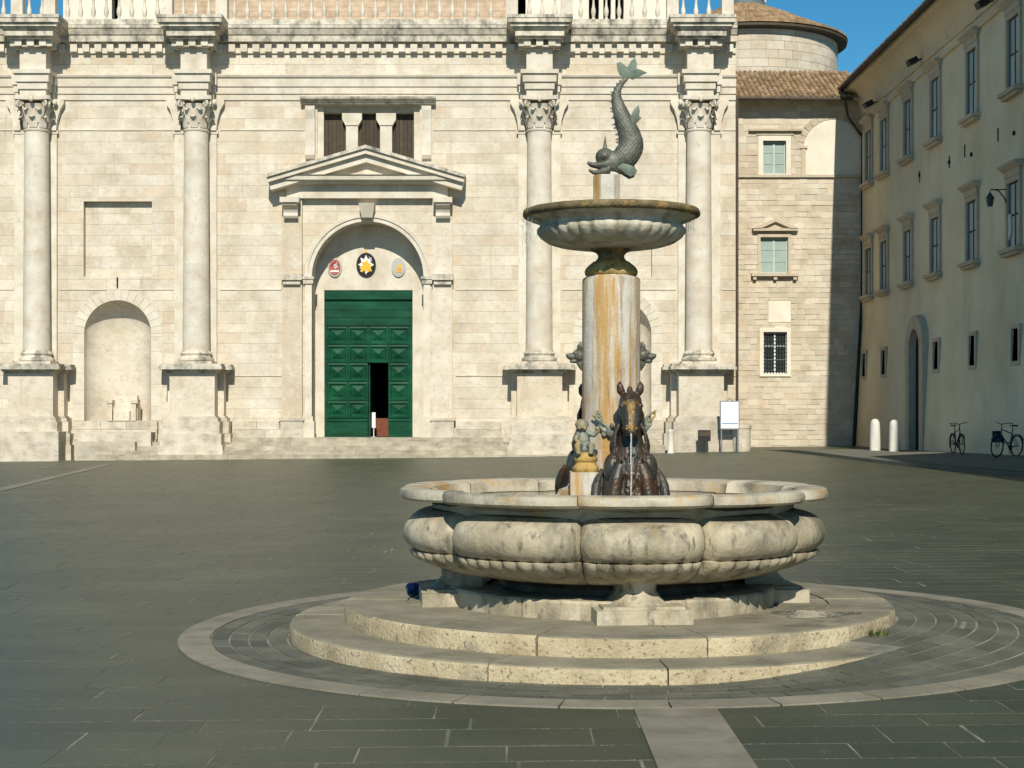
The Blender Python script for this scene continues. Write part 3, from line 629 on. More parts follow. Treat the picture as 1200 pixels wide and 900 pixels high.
    for (o, z0, z1) in ((0.1, 15.28, 15.34), (0.32, 15.54, 15.62), (0.42, 15.62, 15.85), (0.50, 15.85, 15.93), (0.60, 15.93, 16.06), (0.70, 16.06, 16.22), (0.73, 16.22, 16.34)):
        mb.box(x - hw - o, x + hw + o, YC - hw - o - 0.12, YW, z0, z1)
    mb.box(x - hw - 0.06, x + hw + 0.06, YC - hw - 0.1, YW, 15.33, 15.55)
    mb.build('cornice_block', 'weath', co)
    for k in (-1, 0, 1):
        link('dentil', dm, 'trim', co, loc=(x + k*0.46, YC - hw - 0.2, 15.44))
        for sg in (-1, 1): 
            if k < 1: link('dentil', dm, 'trim', co, loc=(x + sg*(hw + 0.16), YC - 0.15 + k*0.46, 15.443))

# base course between the pedestals
st = Stones()
for a, b in ((-14, -2), (86, 186), (274, 330), (534, 588), (676, 776), (862, 862.5)):
    x0_, x1_ = wx(a), wx(b); z = [-0.3, 0.62, 1.0, wz(493) - 0.02]
    for k in range(3):
        xx = x0_
        while xx < x1_ - 0.05:
            w = min(random.uniform(0.8, 1.4), x1_ - xx); out = (0.42, 0.3, 0.22)[k]
            mb = MB(); mb.box(xx + 0.005, xx + w - 0.005, YW - out - random.uniform(0, 0.01), YW + 0.02, z[k], z[k+1] - 0.008, random.random()); st.add(mb, w); xx += w
st.build('plinth_stone', 'plinth_rest', 'plinth', wall)

# niches and sunk panels
for c in nich:
    mb = MB(); n = 24; vs = []; fs = []; D = 0.72
    rows_ = [NZB, (NZB + NZS)/2, NZS]
    for z in rows_:
        for i in range(n+1):
            a = math.pi*i/n; vs.append((c - NR*math.cos(a), YW + 0.002 + D*NR*math.sin(a), z))
    for j in range(1, 13):
        p = math.pi/2*j/12
        for i in range(n+1):
            a = math.pi*i/n; vs.append((c - NR*math.cos(a)*math.cos(p), YW + 0.002 + D*NR*math.sin(a)*math.cos(p), NZS + NR*math.sin(p)))
    m_ = n+1; fs = [(j*m_+i, j*m_+i+1, (j+1)*m_+i+1, (j+1)*m_+i) for j in range(len(rows_)+11) for i in range(n)]
    mb.add(vs, fs); ni = mb.build('niche', 'ashlar', cat, 60); ORG[ni.name] = (0, 0, 0)
    fl = [(c - NR*math.cos(math.pi*i/n), YW + 0.0 + D*NR*math.sin(math.pi*i/n), NZB) for i in range(n+1)]
    MB().prism(fl, (0, 0, -0.3)).build('niche_floor', 'plinth', ni)
    # stones of the arch around it
    nv = 17
    for k in range(nv):
        a0 = math.pi*k/nv + 0.004; a1 = math.pi*(k+1)/nv - 0.004; pts = []
        for a in (a0, (a0+a1)/2, a1): pts.append((c - NR*math.cos(a), YW - 0.022, NZS + NR*math.sin(a)))
        for a in (a1, (a0+a1)/2, a0): pts.append((c - (NR+0.42)*math.cos(a), YW - 0.022, NZS + (NR+0.42)*math.sin(a)))
        MB().prism(pts, (0, 0.04, 0), random.random()).build('arch_stone', 'trim', ni)
    for sg in (-1, 1):
        z = NZB
        while z < NZS - 0.05:
            h = min(random.uniform(0.5, 0.9), NZS - z)
            xa, xb = sorted((c + sg*NR, c + sg*(NR + 0.42))); MB().box(xa, xb, YW - 0.022, YW + 0.018, z + 0.004, z + h - 0.004, random.random()).build('jamb_stone', 'trim', ni); z += h
for a, b in pan:
    st = Stones(); ashlar(st, a, b, levels([PZ0, PZ1], 0.42), YW + 0.27, 0.1, [], 0.6, 1.2)
    mb = MB(); mb.box(a - 0.05, b + 0.05, YW + 0.285, YW + 0.45, PZ0 - 0.05, PZ1 + 0.05)
    for (p, q, r_, s_) in ((a-0.1, a-0.003, PZ0, PZ1), (b+0.003, b+0.1, PZ0, PZ1), (a-0.1, b+0.1, PZ1+0.003, PZ1+0.1), (a-0.1, b+0.1, PZ0-0.1, PZ0-0.003)):
        mb.box(p, q, YW + 0.03, YW + 0.3, r_, s_)
    sp = mb.build('sunk_panel', 'joint', cat); ORG[sp.name] = (0, 0, 0); st.build('stone', 'stones_beyond', 'ashlar', sp)
# stone seat in the left niche
c = PX(143, YW)
mb = MB(); z0 = NZB
mb.box(c - 0.56, c + 0.56, YW + 0.12, YW + 0.62, z0, z0 + 0.62); mb.box(c - 0.3, c + 0.3, YW - 0.06, YW + 0.2, z0, z0 + 0.36)
for sg in (-1, 1):
    mb.box(min(c+sg*0.36, c+sg*0.54), max(c+sg*0.36, c+sg*0.54), YW - 0.08, YW + 0.3, z0 - 0.001, z0 + 0.72); mb.box(min(c+sg*0.34, c+sg*0.62), max(c+sg*0.34, c+sg*0.62), YW - 0.12, YW + 0.3, z0 + 0.66, z0 + 0.78)
mb.box(c - 0.5, c + 0.5, YW + 0.3, YW + 0.62, z0 + 0.5, z0 + 0.95)
tag(mb.build('carved_throne', 'ashlar'), 'small carved stone throne standing inside the arched niche', 'throne')
MB().box(wx(137), wx(138.6), YW - 0.06, YW + 0.02, wz(337), wz(325)).build('iron_cramp', 'iron', cat)

# ---- portal
mb = MB(); D = 1.05; n = 32        # recess: reveal of the arch
pts = arch_pts(DC, DR, DZS, TH - 0.4, n); vs = [(a, YW + 0.002, b) for a, b in pts] + [(a, YW + D + 0.05, b) for a, b in pts]; k = len(pts)
mb.add(vs, [(i, i+1, i+1+k, i+k) for i in range(k-1)]); mb.build('reveal', 'trim', cat, 40)
YD = YW + D; dx0, dx1, dz1 = PX(380, YD), PX(483.5, YD), PZ(340, YD)
tym = plate('portal_wall', arch_pts(DC, DR + 0.03, DZS, TH - 0.4), [rect(dx0, dx1, TH - 0.5 + 0.12, dz1)], YD, YD + 0.3, 'trim', cat); ORG[tym.name] = (0, 0, 0)
# archivolt
for (ri, ro, out) in ((DR - 0.004, DR + 0.16, 0.06), (DR + 0.15, DR + 0.27, 0.11)):
    mb = MB(); pi_ = []; po = []
    for i in range(41):
        a = math.pi*i/40; pi_.append((DC - ri*math.cos(a), DZS + ri*math.sin(a))); po.append((DC - ro*math.cos(a), DZS + ro*math.sin(a)))
    vs = [(a, YW - out, b) for a, b in pi_] + [(a, YW - out, b) for a, b in po] + [(a, YW + 0.01, b) for a, b in po] + [(a, YW + 0.01, b) for a, b in pi_]
    fs = [(i, i+1, 41+i+1, 41+i) for i in range(40)] + [(41+i, 42+i, 83+i, 82+i) for i in range(40)] + [(i, 123+i, 124+i, i+1) for i in range(40)]
    mb.add(vs, fs); mb.build('archivolt', 'trim', cat, 40)
for sg in (-1, 1):
    def sb(mb, p, q, y0, y1, z0, z1): xa, xb = sorted((DC + sg*p, DC + sg*q)); mb.box(xa, xb, y0, y1, z0, z1)
    mb = MB(); sb(mb, DR - 0.004, DR + 0.26, YW - 0.08, YW + 0.01, TH, DZS - 0.25); mb.build('door_jamb', 'trim', cat)
    mb = MB(); sb(mb, DR - 0.06, DR + 0.32, YW - 0.14, YW + 0.3, DZS - 0.25, DZS - 0.08); sb(mb, DR - 0.1, DR + 0.36, YW - 0.18, YW + 0.3, DZS - 0.08, DZS + 0.02); mb.build('impost', 'weath', cat)
    mb = MB(); sb(mb, DR - 0.12, DR + 0.42, YW - 0.24, YW + 0.2, TH - 0.4, TH + 0.62); sb(mb, DR - 0.06, DR + 0.34, YW - 0.18, YW + 0.2, TH + 0.6, TH + 0.8); mb.build('jamb_base', 'trim', cat)
    # flanking pilaster with bracket and console
    mb = MB(); sb(mb, DR + 0.35, DR + 1.1, YW - 0.2, YW + 0.02, TH, wz(236)); mb.build('portal_pilaster', 'ashlar', cat)
    mb = MB(); sb(mb, DR + 0.3, DR + 1.16, YW - 0.3, YW + 0.02, TH - 0.4, wz(492)); sb(mb, DR + 0.26, DR + 1.22, YW - 0.34, YW + 0.02, wz(493), wz(490)); mb.build('pilaster_base', 'plinth', cat)
    mb = MB(); sb(mb, DR + 0.33, DR + 1.14, YW - 0.42, YW + 0.02, wz(329), wz(322)); sb(mb, DR + 0.4, DR + 1.06, YW - 0.34, YW + 0.02, wz(334), wz(329)); mb.build('pilaster_band', 'weath', cat)
    mb = MB(); pr = [(0.0, 0), (0.3, 0), (0.36, 0.08), (0.34, 0.2), (0.42, 0.34), (0.6, 0.46), (0.62, 0.66), (0.0, 0.66)]
    xa, xb = sorted((DC + sg*(DR + 0.48), DC + sg*(DR + 1.02))); mb.profile(pr, (xa, YW - 0.1, wz(257)), (xb, YW - 0.1, wz(257)), (0, -1, 0)); mb.box(xa - 0.09, xb + 0.09, YW - 0.8, YW, wz(240), wz(234)); mb.build('console', 'trim', cat)
mb = MB(); zb = wz(256); mb.prism([(DC - 0.2, YW - 0.32, zb), (DC + 0.2, YW - 0.32, zb), (DC + 0.3, YW - 0.55, wz(240)), (DC - 0.3, YW - 0.55, wz(240))], (0, 0.56, 0)); mb.build('keystone', 'trim', cat)
# pediment
PZB = wz(234) ; pe = thing
hx = 3.35; zc0 = wz(222) + 0.14
mb = MB(); mb.box(DC - 3.05, DC + 3.05, YW - 0.30, YW + 0.01, PZB + 0.02, zc0 + 0.03); fr_ = mb.build('portal_frieze', 'trim', cat)
mb = MB(); mb.profile([(0, 0), (0.6, 0), (0.66, 0.1), (0.8, 0.12), (0.82, 0.28), (0.88, 0.3), (0, 0.32)], (DC - hx, YW, zc0), (DC + hx, YW, zc0), (0, -1, 0))
ped = mb.build('pediment', 'trim', cat); ORG[ped.name] = (0, 0, 0)
zt = zc0 + 0.32; ax, az = DC, wz(168) - 0.30
MB().prism([(DC - 3.3, YW - 0.42, zt - 0.01), (DC + 3.3, YW - 0.42, zt - 0.01), (ax, YW - 0.42, az - 0.45)], (0, 0.44, 0)).build('tympanum', 'ashlar', ped)
for sg in (-1, 1):
    e0 = Vector((DC + sg*3.72, 0, zt - 0.1)); e1 = Vector((ax, 0, az)); d = (e1 - e0).normalized(); nrm = Vector((-d.z, 0, d.x)); nrm = nrm if nrm.z > 0 else -nrm
    for (t0, t1, out, nm, mm) in ((-0.5, -0.22, 0.72, 'raking_cornice', 'trim'), (-0.22, -0.04, 0.9, 'raking_cornice', 'trim'), (-0.04, 0.08, 1.0, 'raking_cornice', 'weath')):
        a, b = e0 + nrm*t0, e0 + nrm*t1
        def atx(p): return p + d*((ax - p.x)/d.x)
        c_, dd = atx(b), atx(a); cut = lambda p: p
        q = [a, b, c_, dd]
        if sg < 0: pass
        MB().prism([(p.x, YW - out, p.z) for p in q], (0, out + 0.01, 0)).build(nm, mm, ped)
# three-light window above
mb = MB(); yb = YW + 0.42
mb.box(TW[0]-0.1, TW[1]+0.1, yb + 0.06, yb + 0.2, TW[2]-0.1, TW[3]+0.1); wnw = mb.build('window', 'dark', cat); ORG[wnw.name] = (0, 0, 0)
for a, b in ((379, 406), (418, 446), (458, 486)):
    xa, xb = wx(a), wx(b); nbd = 6
    for k in range(nbd):
        MB().box(xa + (xb-xa)*k/nbd + 0.006, xa + (xb-xa)*(k+1)/nbd - 0.006, yb, yb + 0.05, TW[2], wz(131), random.random()).build('board', 'boards', wnw)
for a, b in ((372, 379), (485, 492)): MB().box(wx(a), wx(b), YW + 0.1, yb + 0.1, TW[2], TW[3]).build('jamb', 'trim', wnw)
for a, b in ((405, 419), (445, 459)):
    xa, xb = wx(a), wx(b); mb = MB(); mb.box(xa, xb, YW + 0.14, yb + 0.05, TW[2], wz(146)); mb.prism([(xa, YW + 0.14, wz(147)), (xb, YW + 0.14, wz(147)), (xb + 0.15, YW + 0.14, wz(139)), (xb + 0.15, YW + 0.14, wz(131.5)), (xa - 0.15, YW + 0.14, wz(131.5)), (xa - 0.15, YW + 0.14, wz(139))], (0, 0.3, 0)); mb.build('mullion', 'trim', wnw)
MB().box(TW[0], TW[1], YW + 0.16, yb + 0.1, wz(131.5), TW[3] + 0.05).build('lintel', 'frame', wnw)
for sg, p in ((-1, 364), (1, 500)):
    x = wx(p); mb = MB(); mb.profile([(0, 0), (0.12, 0.02), (0.2, 0.15), (0.16, 0.45), (0.18, 1.5), (0.26, 1.85), (0.26, 2.0), (0, 2.0)], (x - 0.18, YW, wz(187)), (x + 0.18, YW, wz(187)), (0, -1, 0)); mb.build('bracket', 'trim', wnw)
mb = MB(); mb.profile([(0, 0), (0.22, 0.0), (0.26, 0.06), (0.42, 0.16), (0.45, 0.24), (0, 0.27)], (wx(353), YW, wz(123)), (wx(511), YW, wz(123)), (0, -1, 0)); mb.build('hood', 'weath', wnw)

# ---- green door
YG = YD + 0.12; wk0, wk1, wkz = PX(431, YG), PX(455, YG), PZ(425, YG)
mb = MB()
ddx0, ddx1 = dx0 + 0.02, dx1 - 0.02; fr0 = PZ(490, YG)
mb.box(ddx0, wk0, YG + 0.05, YG + 0.11, TH, dz1); mb.box(wk1, ddx1, YG + 0.05, YG + 0.11, TH, dz1); mb.box(wk0, wk1, YG + 0.05, YG + 0.11, wkz, dz1)
door = mb.build('door', 'green', cat); ORG[door.name] = (0, 0, 0)
rows_y = [382.5, 404, 425.5, 447.5, 470, 490]; cols_x = [383.5, 408, 431.5, 455, 480]
def panel(x0, x1, z0, z1):
    mb = MB(); y = YG
    ring = lambda i, d: [(x0+i, y+d, z0+i), (x1-i, y+d, z0+i), (x1-i, y+d, z1-i), (x0+i, y+d, z1-i)]
    lay = [(0.0, 0.06), (0.0, 0.0), (0.05, -0.012), (0.07, -0.012), (0.12, 0.035), (0.15, 0.035)]
    vs = []
    for i, d in lay: vs += ring(i, d)
    vs.append(((x0+x1)/2, y - 0.06, (z0+z1)/2)); fs = []
    for k in range(len(lay)-1): fs += [(k*4+i, k*4+(i+1)%4, (k+1)*4+(i+1)%4, (k+1)*4+i) for i in range(4)]
    k = (len(lay)-1)*4; fs += [(k+i, k+(i+1)%4, k+4) for i in range(4)]
    mb.add(vs, fs, random.random()); return mb
for r_ in range(5):
    for c_ in range(4):
        if c_ == 2 and r_ >= 2: continue
        panel(PX(cols_x[c_], YG) + 0.012, PX(cols_x[c_+1], YG) - 0.012, PZ(rows_y[r_+1], YG) + 0.01, PZ(rows_y[r_], YG) - 0.01).build('panel', 'green', door)
for (a, b, o) in ((341, 351, 0.10), (351.5, 363, 0.0), (363.5, 372, 0.015), (372.5, 381.5, 0.0)):
    MB().box(ddx0, ddx1, YG - o, YG + 0.06, PZ(b, YG), PZ(a, YG), random.random()).build('board', 'green', door)
for (xa, xb) in ((ddx0, wk0), (wk1, ddx1)):
    MB().box(xa, xb, YG - 0.01, YG + 0.06, TH + 0.003, fr0 - 0.02, 0.3).build('kick_board', 'green', door); MB().box(xa, xb, YG - 0.05, YG + 0.06, fr0 - 0.12, fr0 - 0.05, 0.5).build('rail', 'green', door)
for (xa, xb) in ((ddx0 - 0.015, PX(383, YG)), (PX(480.5, YG), ddx1 + 0.015)):
    MB().box(xa, xb, YG - 0.03, YG + 0.06, TH + 0.004, PZ(382, YG), 0.6).build('stile', 'green', door)
# inside: a dim room behind the open wicket
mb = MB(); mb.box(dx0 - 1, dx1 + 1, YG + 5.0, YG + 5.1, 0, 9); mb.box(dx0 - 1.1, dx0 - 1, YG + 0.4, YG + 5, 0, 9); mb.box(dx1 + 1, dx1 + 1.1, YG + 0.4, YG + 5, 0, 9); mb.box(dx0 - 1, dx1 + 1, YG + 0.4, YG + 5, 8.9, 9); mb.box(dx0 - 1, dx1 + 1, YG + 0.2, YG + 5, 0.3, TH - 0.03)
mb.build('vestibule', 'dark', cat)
mb = MB(); mb.box(PX(438, YG+1), PX(458, YG+1), YG + 1.2, YG + 1.3, TH, TH + 0.72); mb.build('inner_door', 'redwood', cat)
mb = MB(); mb.box(wk0 + 0.02, wk0 + 0.08, YG + 0.12, YG + 0.8, TH, wkz - 0.05); mb.build('wicket_leaf', 'green', door)
mb = MB(); x = PX(437, YG); mb.box(x - 0.07, x + 0.07, YG + 0.35, YG + 0.37, TH + 0.35, TH + 0.95); mb.box(x - 0.015, x + 0.015, YG + 0.372, YG + 0.39, TH - 0.03, TH + 0.5); mb.box(x - 0.1, x + 0.1, YG + 0.3, YG + 0.5, TH - 0.03, TH)
tag(mb.build('notice_stand', 'white'), 'small white notice stand just inside the open wicket of the green door', 'notice stand')
# three painted coats of arms above the door
def emblem(px, py, rw, rh, rimm, field, charges):
    x, z = PX(px, YD), PZ(py, YD); k = YD/F; a, b = rw*k, rh*k
    el = lambda s, y: [(x + a*s*math.sin(2*math.pi*i/28), y, z + b*s*math.cos(2*math.pi*i/28)) for i in range(28)]
    mb = MB(); mb.prism(el(1.0, YD - 0.07), (0, 0.08, 0)); e = mb.build('emblem', rimm, cat); ORG[e.name] = (0, 0, 0)
    MB().prism(el(0.82, YD - 0.085), (0, 0.02, 0)).build('field', field, e)
    for (pts, m_, d) in charges:
        MB().prism([(x + a*u, YD - d, z + b*v) for u, v in pts], (0, 0.02, 0)).build('charge', m_, e)
star = lambda n, r0, r1, ph=0, cx=0, cy=0: [(cx + (r0 if i % 2 else r1)*math.sin(math.pi*i/n + ph), cy + (r0 if i % 2 else r1)*math.cos(math.pi*i/n + ph)) for i in range(2*n)]
emblem(392.5, 313.5, 8.2, 11.2, 'egrey', 'ered', [([(-0.65, -0.5), (0.65, -0.5), (0.55, -0.3), (-0.55, -0.3)], 'ewhite', 0.1), (star(4, 0.25, 0.4, 0.3, 0.15, 0.15), 'egrey', 0.1), ([(-0.5, 0.2), (0.1, 0.62), (0.6, 0.2), (0.45, 0.15), (0.1, 0.45), (-0.4, 0.1)], 'eblack', 0.098)])
emblem(429.2, 310.5, 11.4, 14.2, 'eblack', 'eblack', [(star(8, 0.5, 0.82), 'ewhite', 0.1), (star(6, 0.32, 0.56, 0.2, 0, -0.1), 'egold', 0.115), (star(4, 0.2, 0.36, 0.5, 0.3, -0.35), 'egold', 0.117), (star(4, 0.2, 0.36, 0.1, -0.32, -0.3), 'egold', 0.119), ([(0.3, 0.7), (0.55, 0.5), (0.62, 0.25), (0.5, 0.3), (0.35, 0.5)], 'egrey', 0.119)])
emblem(467, 313.5, 8.2, 11.2, 'egrey', 'egrey', [([(-0.4, -0.55), (0.45, -0.55), (0.4, 0.0), (-0.2, 0.0)], 'eorange', 0.1), ([(-0.1, -0.1), (0.5, -0.1), (0.45, 0.3), (0.0, 0.3)], 'egold', 0.105)])
for px_ in (429,):
    mb = MB(); mb.prism([(PX(429, YD) - 0.05, YD - 0.05, PZ(297, YD)), (PX(429, YD) + 0.05, YD - 0.05, PZ(297, YD)), (PX(429, YD), YD - 0.05, PZ(291, YD))], (0, 0.06, 0)); mb.build('emblem_finial', 'egold', cat)

# ---- balustrade and the set-back upper wall
def bal_mesh():
    mb = MB(); mb.lathe([(0.085, 0), (0.085, 0.06), (0.05, 0.09), (0.05, 0.14), (0.075, 0.2), (0.095, 0.32), (0.085, 0.42), (0.05, 0.55), (0.04, 0.7), (0.05, 0.8), (0.075, 0.83), (0.05, 0.86), (0.085, 0.9), (0.085, 0.95)], 10); return mb.mesh('baluster', 40)
bm_ = bal_mesh()
mb = MB(); YB = YW - 0.28; mb.box(XL, XR, YB - 0.16, YB + 0.16, 17.42, 17.62); mb.box(XL, XR, YB - 0.2, YB + 0.24, 16.27, 16.47); bal = mb.build('balustrade', 'weath', cat); ORG[bal.name] = (0, 0, 0)
x = XL + 0.2
posts = [24, 62, 198, 262, 600, 664, 787, 851, 431, 150, 712, 340, 525]
while x < XR - 0.15:
    if all(abs(x - wx(p)) > 0.32 for p in posts[:8]): link('baluster', bm_, 'trim', bal, loc=(x, YB, 16.465))
    x += 0.485
for p in posts[:8]: MB().box(wx(p) - 0.22, wx(p) + 0.22, YB - 0.19, YB + 0.19, 16.46, 17.43).build('post', 'trim', bal)
pc = MB()
YU = YW + 2.6; ux0, ux1 = PX(74, YU), PX(788, YU)
uh = [rect(PX(131, YU), PX(139, YU), 16.6, 18.4), rect(PX(606, YU), PX(616, YU), 16.6, 18.4), rect(PX(690, YU), PX(702, YU), 16.9, 18.6), rect(PX(707, YU), PX(716, YU), 16.9, 18.6), rect(PX(721, YU), PX(731, YU), 16.9, 18.6)]
up = plate('upper_wall', rect(ux0, ux1, 15.5, 21.5), uh, YU, YU + 0.5, 'stucco', cat); ORG[up.name] = (0, 0, 0)
mb = MB(); mb.box(ux0, ux1, YU + 1.2, YU + 1.3, 15.5, 21.5); mb.box(ux0 - 0.3, ux1 + 0.3, YU - 0.4, YU + 2.0, 21.4, 21.8); mb.build('upper_back', 'dark', cat)
st = Stones(); ashlar(st, PX(203, YU), PX(598, YU), levels([16.0, 18.4], 0.2), YU - 0.02, 0.1, [], 0.4, 0.8, view=lambda x, z: 1 if z < 17.8 else 0); st.build('brick_course', 'brick_rest', 'brick', up)
mb = MB(); mb.box(XL, XR, YB + 0.2, YU + 0.1, 15.9, 16.25); mb.build('terrace', 'step', cat)
# down pipe at the right end of the front
mb = MB(); xp = wx(864.2); mb.tube([(xp, YW + 0.1, 13.6), (xp, YW + 0.1, g(xp, YW) + 0.35)], 0.055, 10); mb.build('down_pipe', 'pipe', cat)

# ---- steps before the portal
stp = thing('cathedral_steps', 'worn stone steps running along the foot of the cathedral to the green door', 'steps', (DC, 59, 0))
tops = [0.08, 0.235, 0.39, 0.54, TH]; lefts = [112, 131, 152, 172, 188]
for k, (zt_, lf) in enumerate(zip(tops, lefts)):
    y0 = 58.2 + 0.32*k; xa, xb = PX(lf, y0), PX(792 - 6*k, y0); x = xa; zl = -0.4 if k == 0 else tops[k-1] - 0.05
    y1 = y0 + 0.36 if k < 4 else YD + 0.14
    while x < xb - 0.1:
        w = min(random.uniform(1.2, 2.3), xb - x)
        MB().box(x + 0.004, x + w - 0.004, y0 + random.uniform(0, 0.012), y1, zl, zt_ - random.uniform(0, 0.006), random.random()).build('stone', 'step', stp); x += w
mb = MB(); mb.box(PX(114, 58.3), PX(770, 58.3), 58.5, YW - 0.3, -0.6, 0.03); mb.build('footing', 'step', stp)
mb = MB(); mb.box(PX(90, 58.8), PX(176, 58.8), 58.9, YW - 0.1, -0.4, 0.9, 0.3); mb.box(PX(90, 58.8), PX(160, 58.8), 58.55, 58.95, -0.4, 0.55, 0.7); mb.build('side_block', 'plinth', stp)

# ================================================================== HOUSE BESIDE THE CATHEDRAL
YS = 66.0
sx_ = lambda p: PX(p, YS)
sz_ = lambda p: PZ(p, YS)
hs = thing('stone_house', 'old rubble stone house with tiled eave between cathedral and yellow palace', 'house', (sx_(935), YS, 0.2))
x0, x1 = sx_(845), sx_(1016); zt = sz_(117)
W1 = (sx_(894), sx_(921), sz_(204), sz_(165)); W2 = (sx_(891), sx_(923.5), sz_(320), sz_(278)); W3 = (sx_(894.5), sx_(922), sz_(438), sz_(389))
AC, AR, AZS, AZB = sx_(977), 35.5*YS/F, sz_(175), sz_(205)
hw_ = plate('wall', rect(x0, x1, -0.5, zt + 0.3), [rect(*W1), rect(*W2), rect(*W3)], YS + 0.02, YS + 0.3, 'joint', hs); ORG[hw_.name] = (0, 0, 0)
st = Stones()
ashlar(st, x0, x1, levels([0.0, sz_(440), sz_(330), sz_(208)], 0.23), YS, 0.2, [('rect',) + W2, ('rect',) + W3, ('rect', sx_(900), sx_(927), sz_(378), sz_(352))], 0.28, 0.75, gap=0.012, jit=0.014, rough=0.012, view=lambda x, z: 1 if x > sx_(866) and x < sx_(1008) else 0)
ashlar(st, x0, x1, levels([sz_(204), zt + 0.3], 0.27), YS, 0.2, [('rect', sx_(888), sx_(927), W1[2], sz_(152)), ('arch', AC, AR, AZS, AZB)], 0.28, 0.75, gap=0.012, jit=0.012, rough=0.012, view=lambda x, z: 1 if x > sx_(866) else 0)
st.build('stone', 'stones_beyond', 'rubble', hw_)
MB().prism([(a, YS - 0.002, b) for a, b in arch_pts(AC, AR - 0.005, AZS, AZB)], (0, 0.03, 0)).build('blind_arch', 'stucco', hs)
nv = 15
for k in range(nv):
    a0, a1 = math.pi*k/nv + 0.01, math.pi*(k+1)/nv - 0.01
    if DC and AC - AR*math.cos(a0) > x1: continue
    pts = [(AC - r_*math.cos(a), YS - 0.03, AZS + r_*math.sin(a)) for r_, a in ((AR, a0), (AR, a1), (AR + 0.3, a1), (AR + 0.3, a0))]
    MB().prism(pts, (0, 0.06, 0), random.random()).build('arch_stone', 'frame', hs)
mb = MB(); mb.box(sx_(939), sx_(944), YS - 0.05, YS + 0.02, sz_(206), sz_(172)); mb.box(sx_(938), sx_(946), YS - 0.09, YS + 0.02, sz_(174), sz_(171)); mb.build('arch_pier', 'frame', hs)
mb = MB(); mb.box(x0, x1, YS - 0.1, YS + 0.02, sz_(208), sz_(205)); mb.build('string_course', 'frame', hs)
mb = MB(); mb.box(sx_(900.5), sx_(926.5), YS - 0.005, YS + 0.05, sz_(377.6), sz_(352.4)); mb.build('plaster_patch', 'stucco', hs)
def wframe(par, W, y, t, m, sill=True, d=0.05):
    a, b, c, dd = W; mb = MB()
    mb.box(a - t, a, y - d, y + 0.2, c - 0.001, dd); mb.box(b, b + t, y - d, y + 0.2, c - 0.001, dd); mb.box(a - t, b + t, y - d - 0.004, y + 0.2, dd, dd + t); mb.box(a - t, b + t, y - d - 0.008, y + 0.2, c - t*0.7, c - 0.003)
    return mb.build('frame', m, par)
def glazing(par, W, y, m, bars=2, rowsn=3):
    a, b, c, d = W; o = MB().box(a, b, y + 0.2, y + 0.24, c, d).build('window', 'dark', par); ORG[o.name] = (0, 0, 0); n = bars
    for i in range(n):
        for j in range(rowsn):
            MB().box(a + (b-a)*i/n + 0.03, a + (b-a)*(i+1)/n - 0.03, y + 0.16, y + 0.195, c + (d-c)*j/rowsn + 0.02, c + (d-c)*(j+1)/rowsn - 0.02, random.random()).build('pane', m, o)
    mb = MB(); mb.box(a, a + 0.045, y + 0.13, y + 0.21, c, d); mb.box(b - 0.045, b, y + 0.13, y + 0.21, c, d); mb.box((a+b)/2 - 0.04, (a+b)/2 + 0.04, y + 0.125, y + 0.205, c, d)
    for j in range(1, rowsn): mb.box(a, b, y + 0.135, y + 0.2, c + (d-c)*j/rowsn - 0.015, c + (d-c)*j/rowsn + 0.015)
    mb.box(a, b, y + 0.132, y + 0.207, d - 0.05, d); mb.box(a, b, y + 0.131, y + 0.206, c, c + 0.05)
    mb.build('sash', 'tealsash' if m == 'teal' else 'white', o); return o
w = glazing(hs, W1, YS, 'teal'); wframe(w, W1, YS, 0.2, 'stucco')
mb = MB(); mb.box(sx_(877), sx_(939.5), YS - 0.16, YS + 0.02, sz_(154), sz_(151.5)); mb.box(sx_(886), sx_(930), YS - 0.03, YS + 0.02, sz_(164) + 0.2, sz_(154)); mb.build('ledge', 'frame', w)
w = glazing(hs, W2, YS, 'teal'); wframe(w, W2, YS, 0.12, 'frame')
mb = MB(); zz = sz_(271); mb.box(sx_(882), sx_(934), YS - 0.22, YS + 0.02, zz, zz + 0.1); a, b, t_ = sx_(881), sx_(935), sz_(256)
mb.prism([(a, YS - 0.25, zz + 0.1), ((a+b)/2, YS - 0.25, t_), ((a+b)/2, YS - 0.25, t_ - 0.16), (a + 0.35, YS - 0.25, zz + 0.1)], (0, 0.27, 0)); mb.prism([(b, YS - 0.25, zz + 0.1), ((a+b)/2, YS - 0.25, t_), ((a+b)/2, YS - 0.25, t_ - 0.16), (b - 0.35, YS - 0.25, zz + 0.1)], (0, 0.27, 0))
mb.prism([(a + 0.3, YS - 0.1, zz + 0.1), ((a+b)/2, YS - 0.1, t_ - 0.15), (b - 0.3, YS - 0.1, zz + 0.1)], (0, 0.12, 0)); mb.build('pediment', 'frame', w)
mb = MB(); mb.box(sx_(880), sx_(935), YS - 0.24, YS + 0.02, sz_(324), sz_(320.5))
for p in (884, 908, 931): mb.box(sx_(p) - 0.07, sx_(p) + 0.07, YS - 0.18, YS + 0.02, sz_(328), sz_(323.9))
mb.build('sill', 'frame', w)
w = glazing(hs, W3, YS, 'glass'); wframe(w, W3, YS, 0.16, 'stucco')
mb = MB()
for i in range(8): xx = W3[0] + (W3[1]-W3[0])*(i+0.5)/8; mb.tube([(xx, YS - 0.03, W3[2]), (xx, YS - 0.03, W3[3])], 0.013, 6)
for j in range(11): zz = W3[2] + (W3[3]-W3[2])*(j+0.5)/11; mb.tube([(W3[0], YS - 0.045, zz), (W3[1], YS - 0.045, zz)], 0.013, 6)
mb.build('grille', 'iron', w)
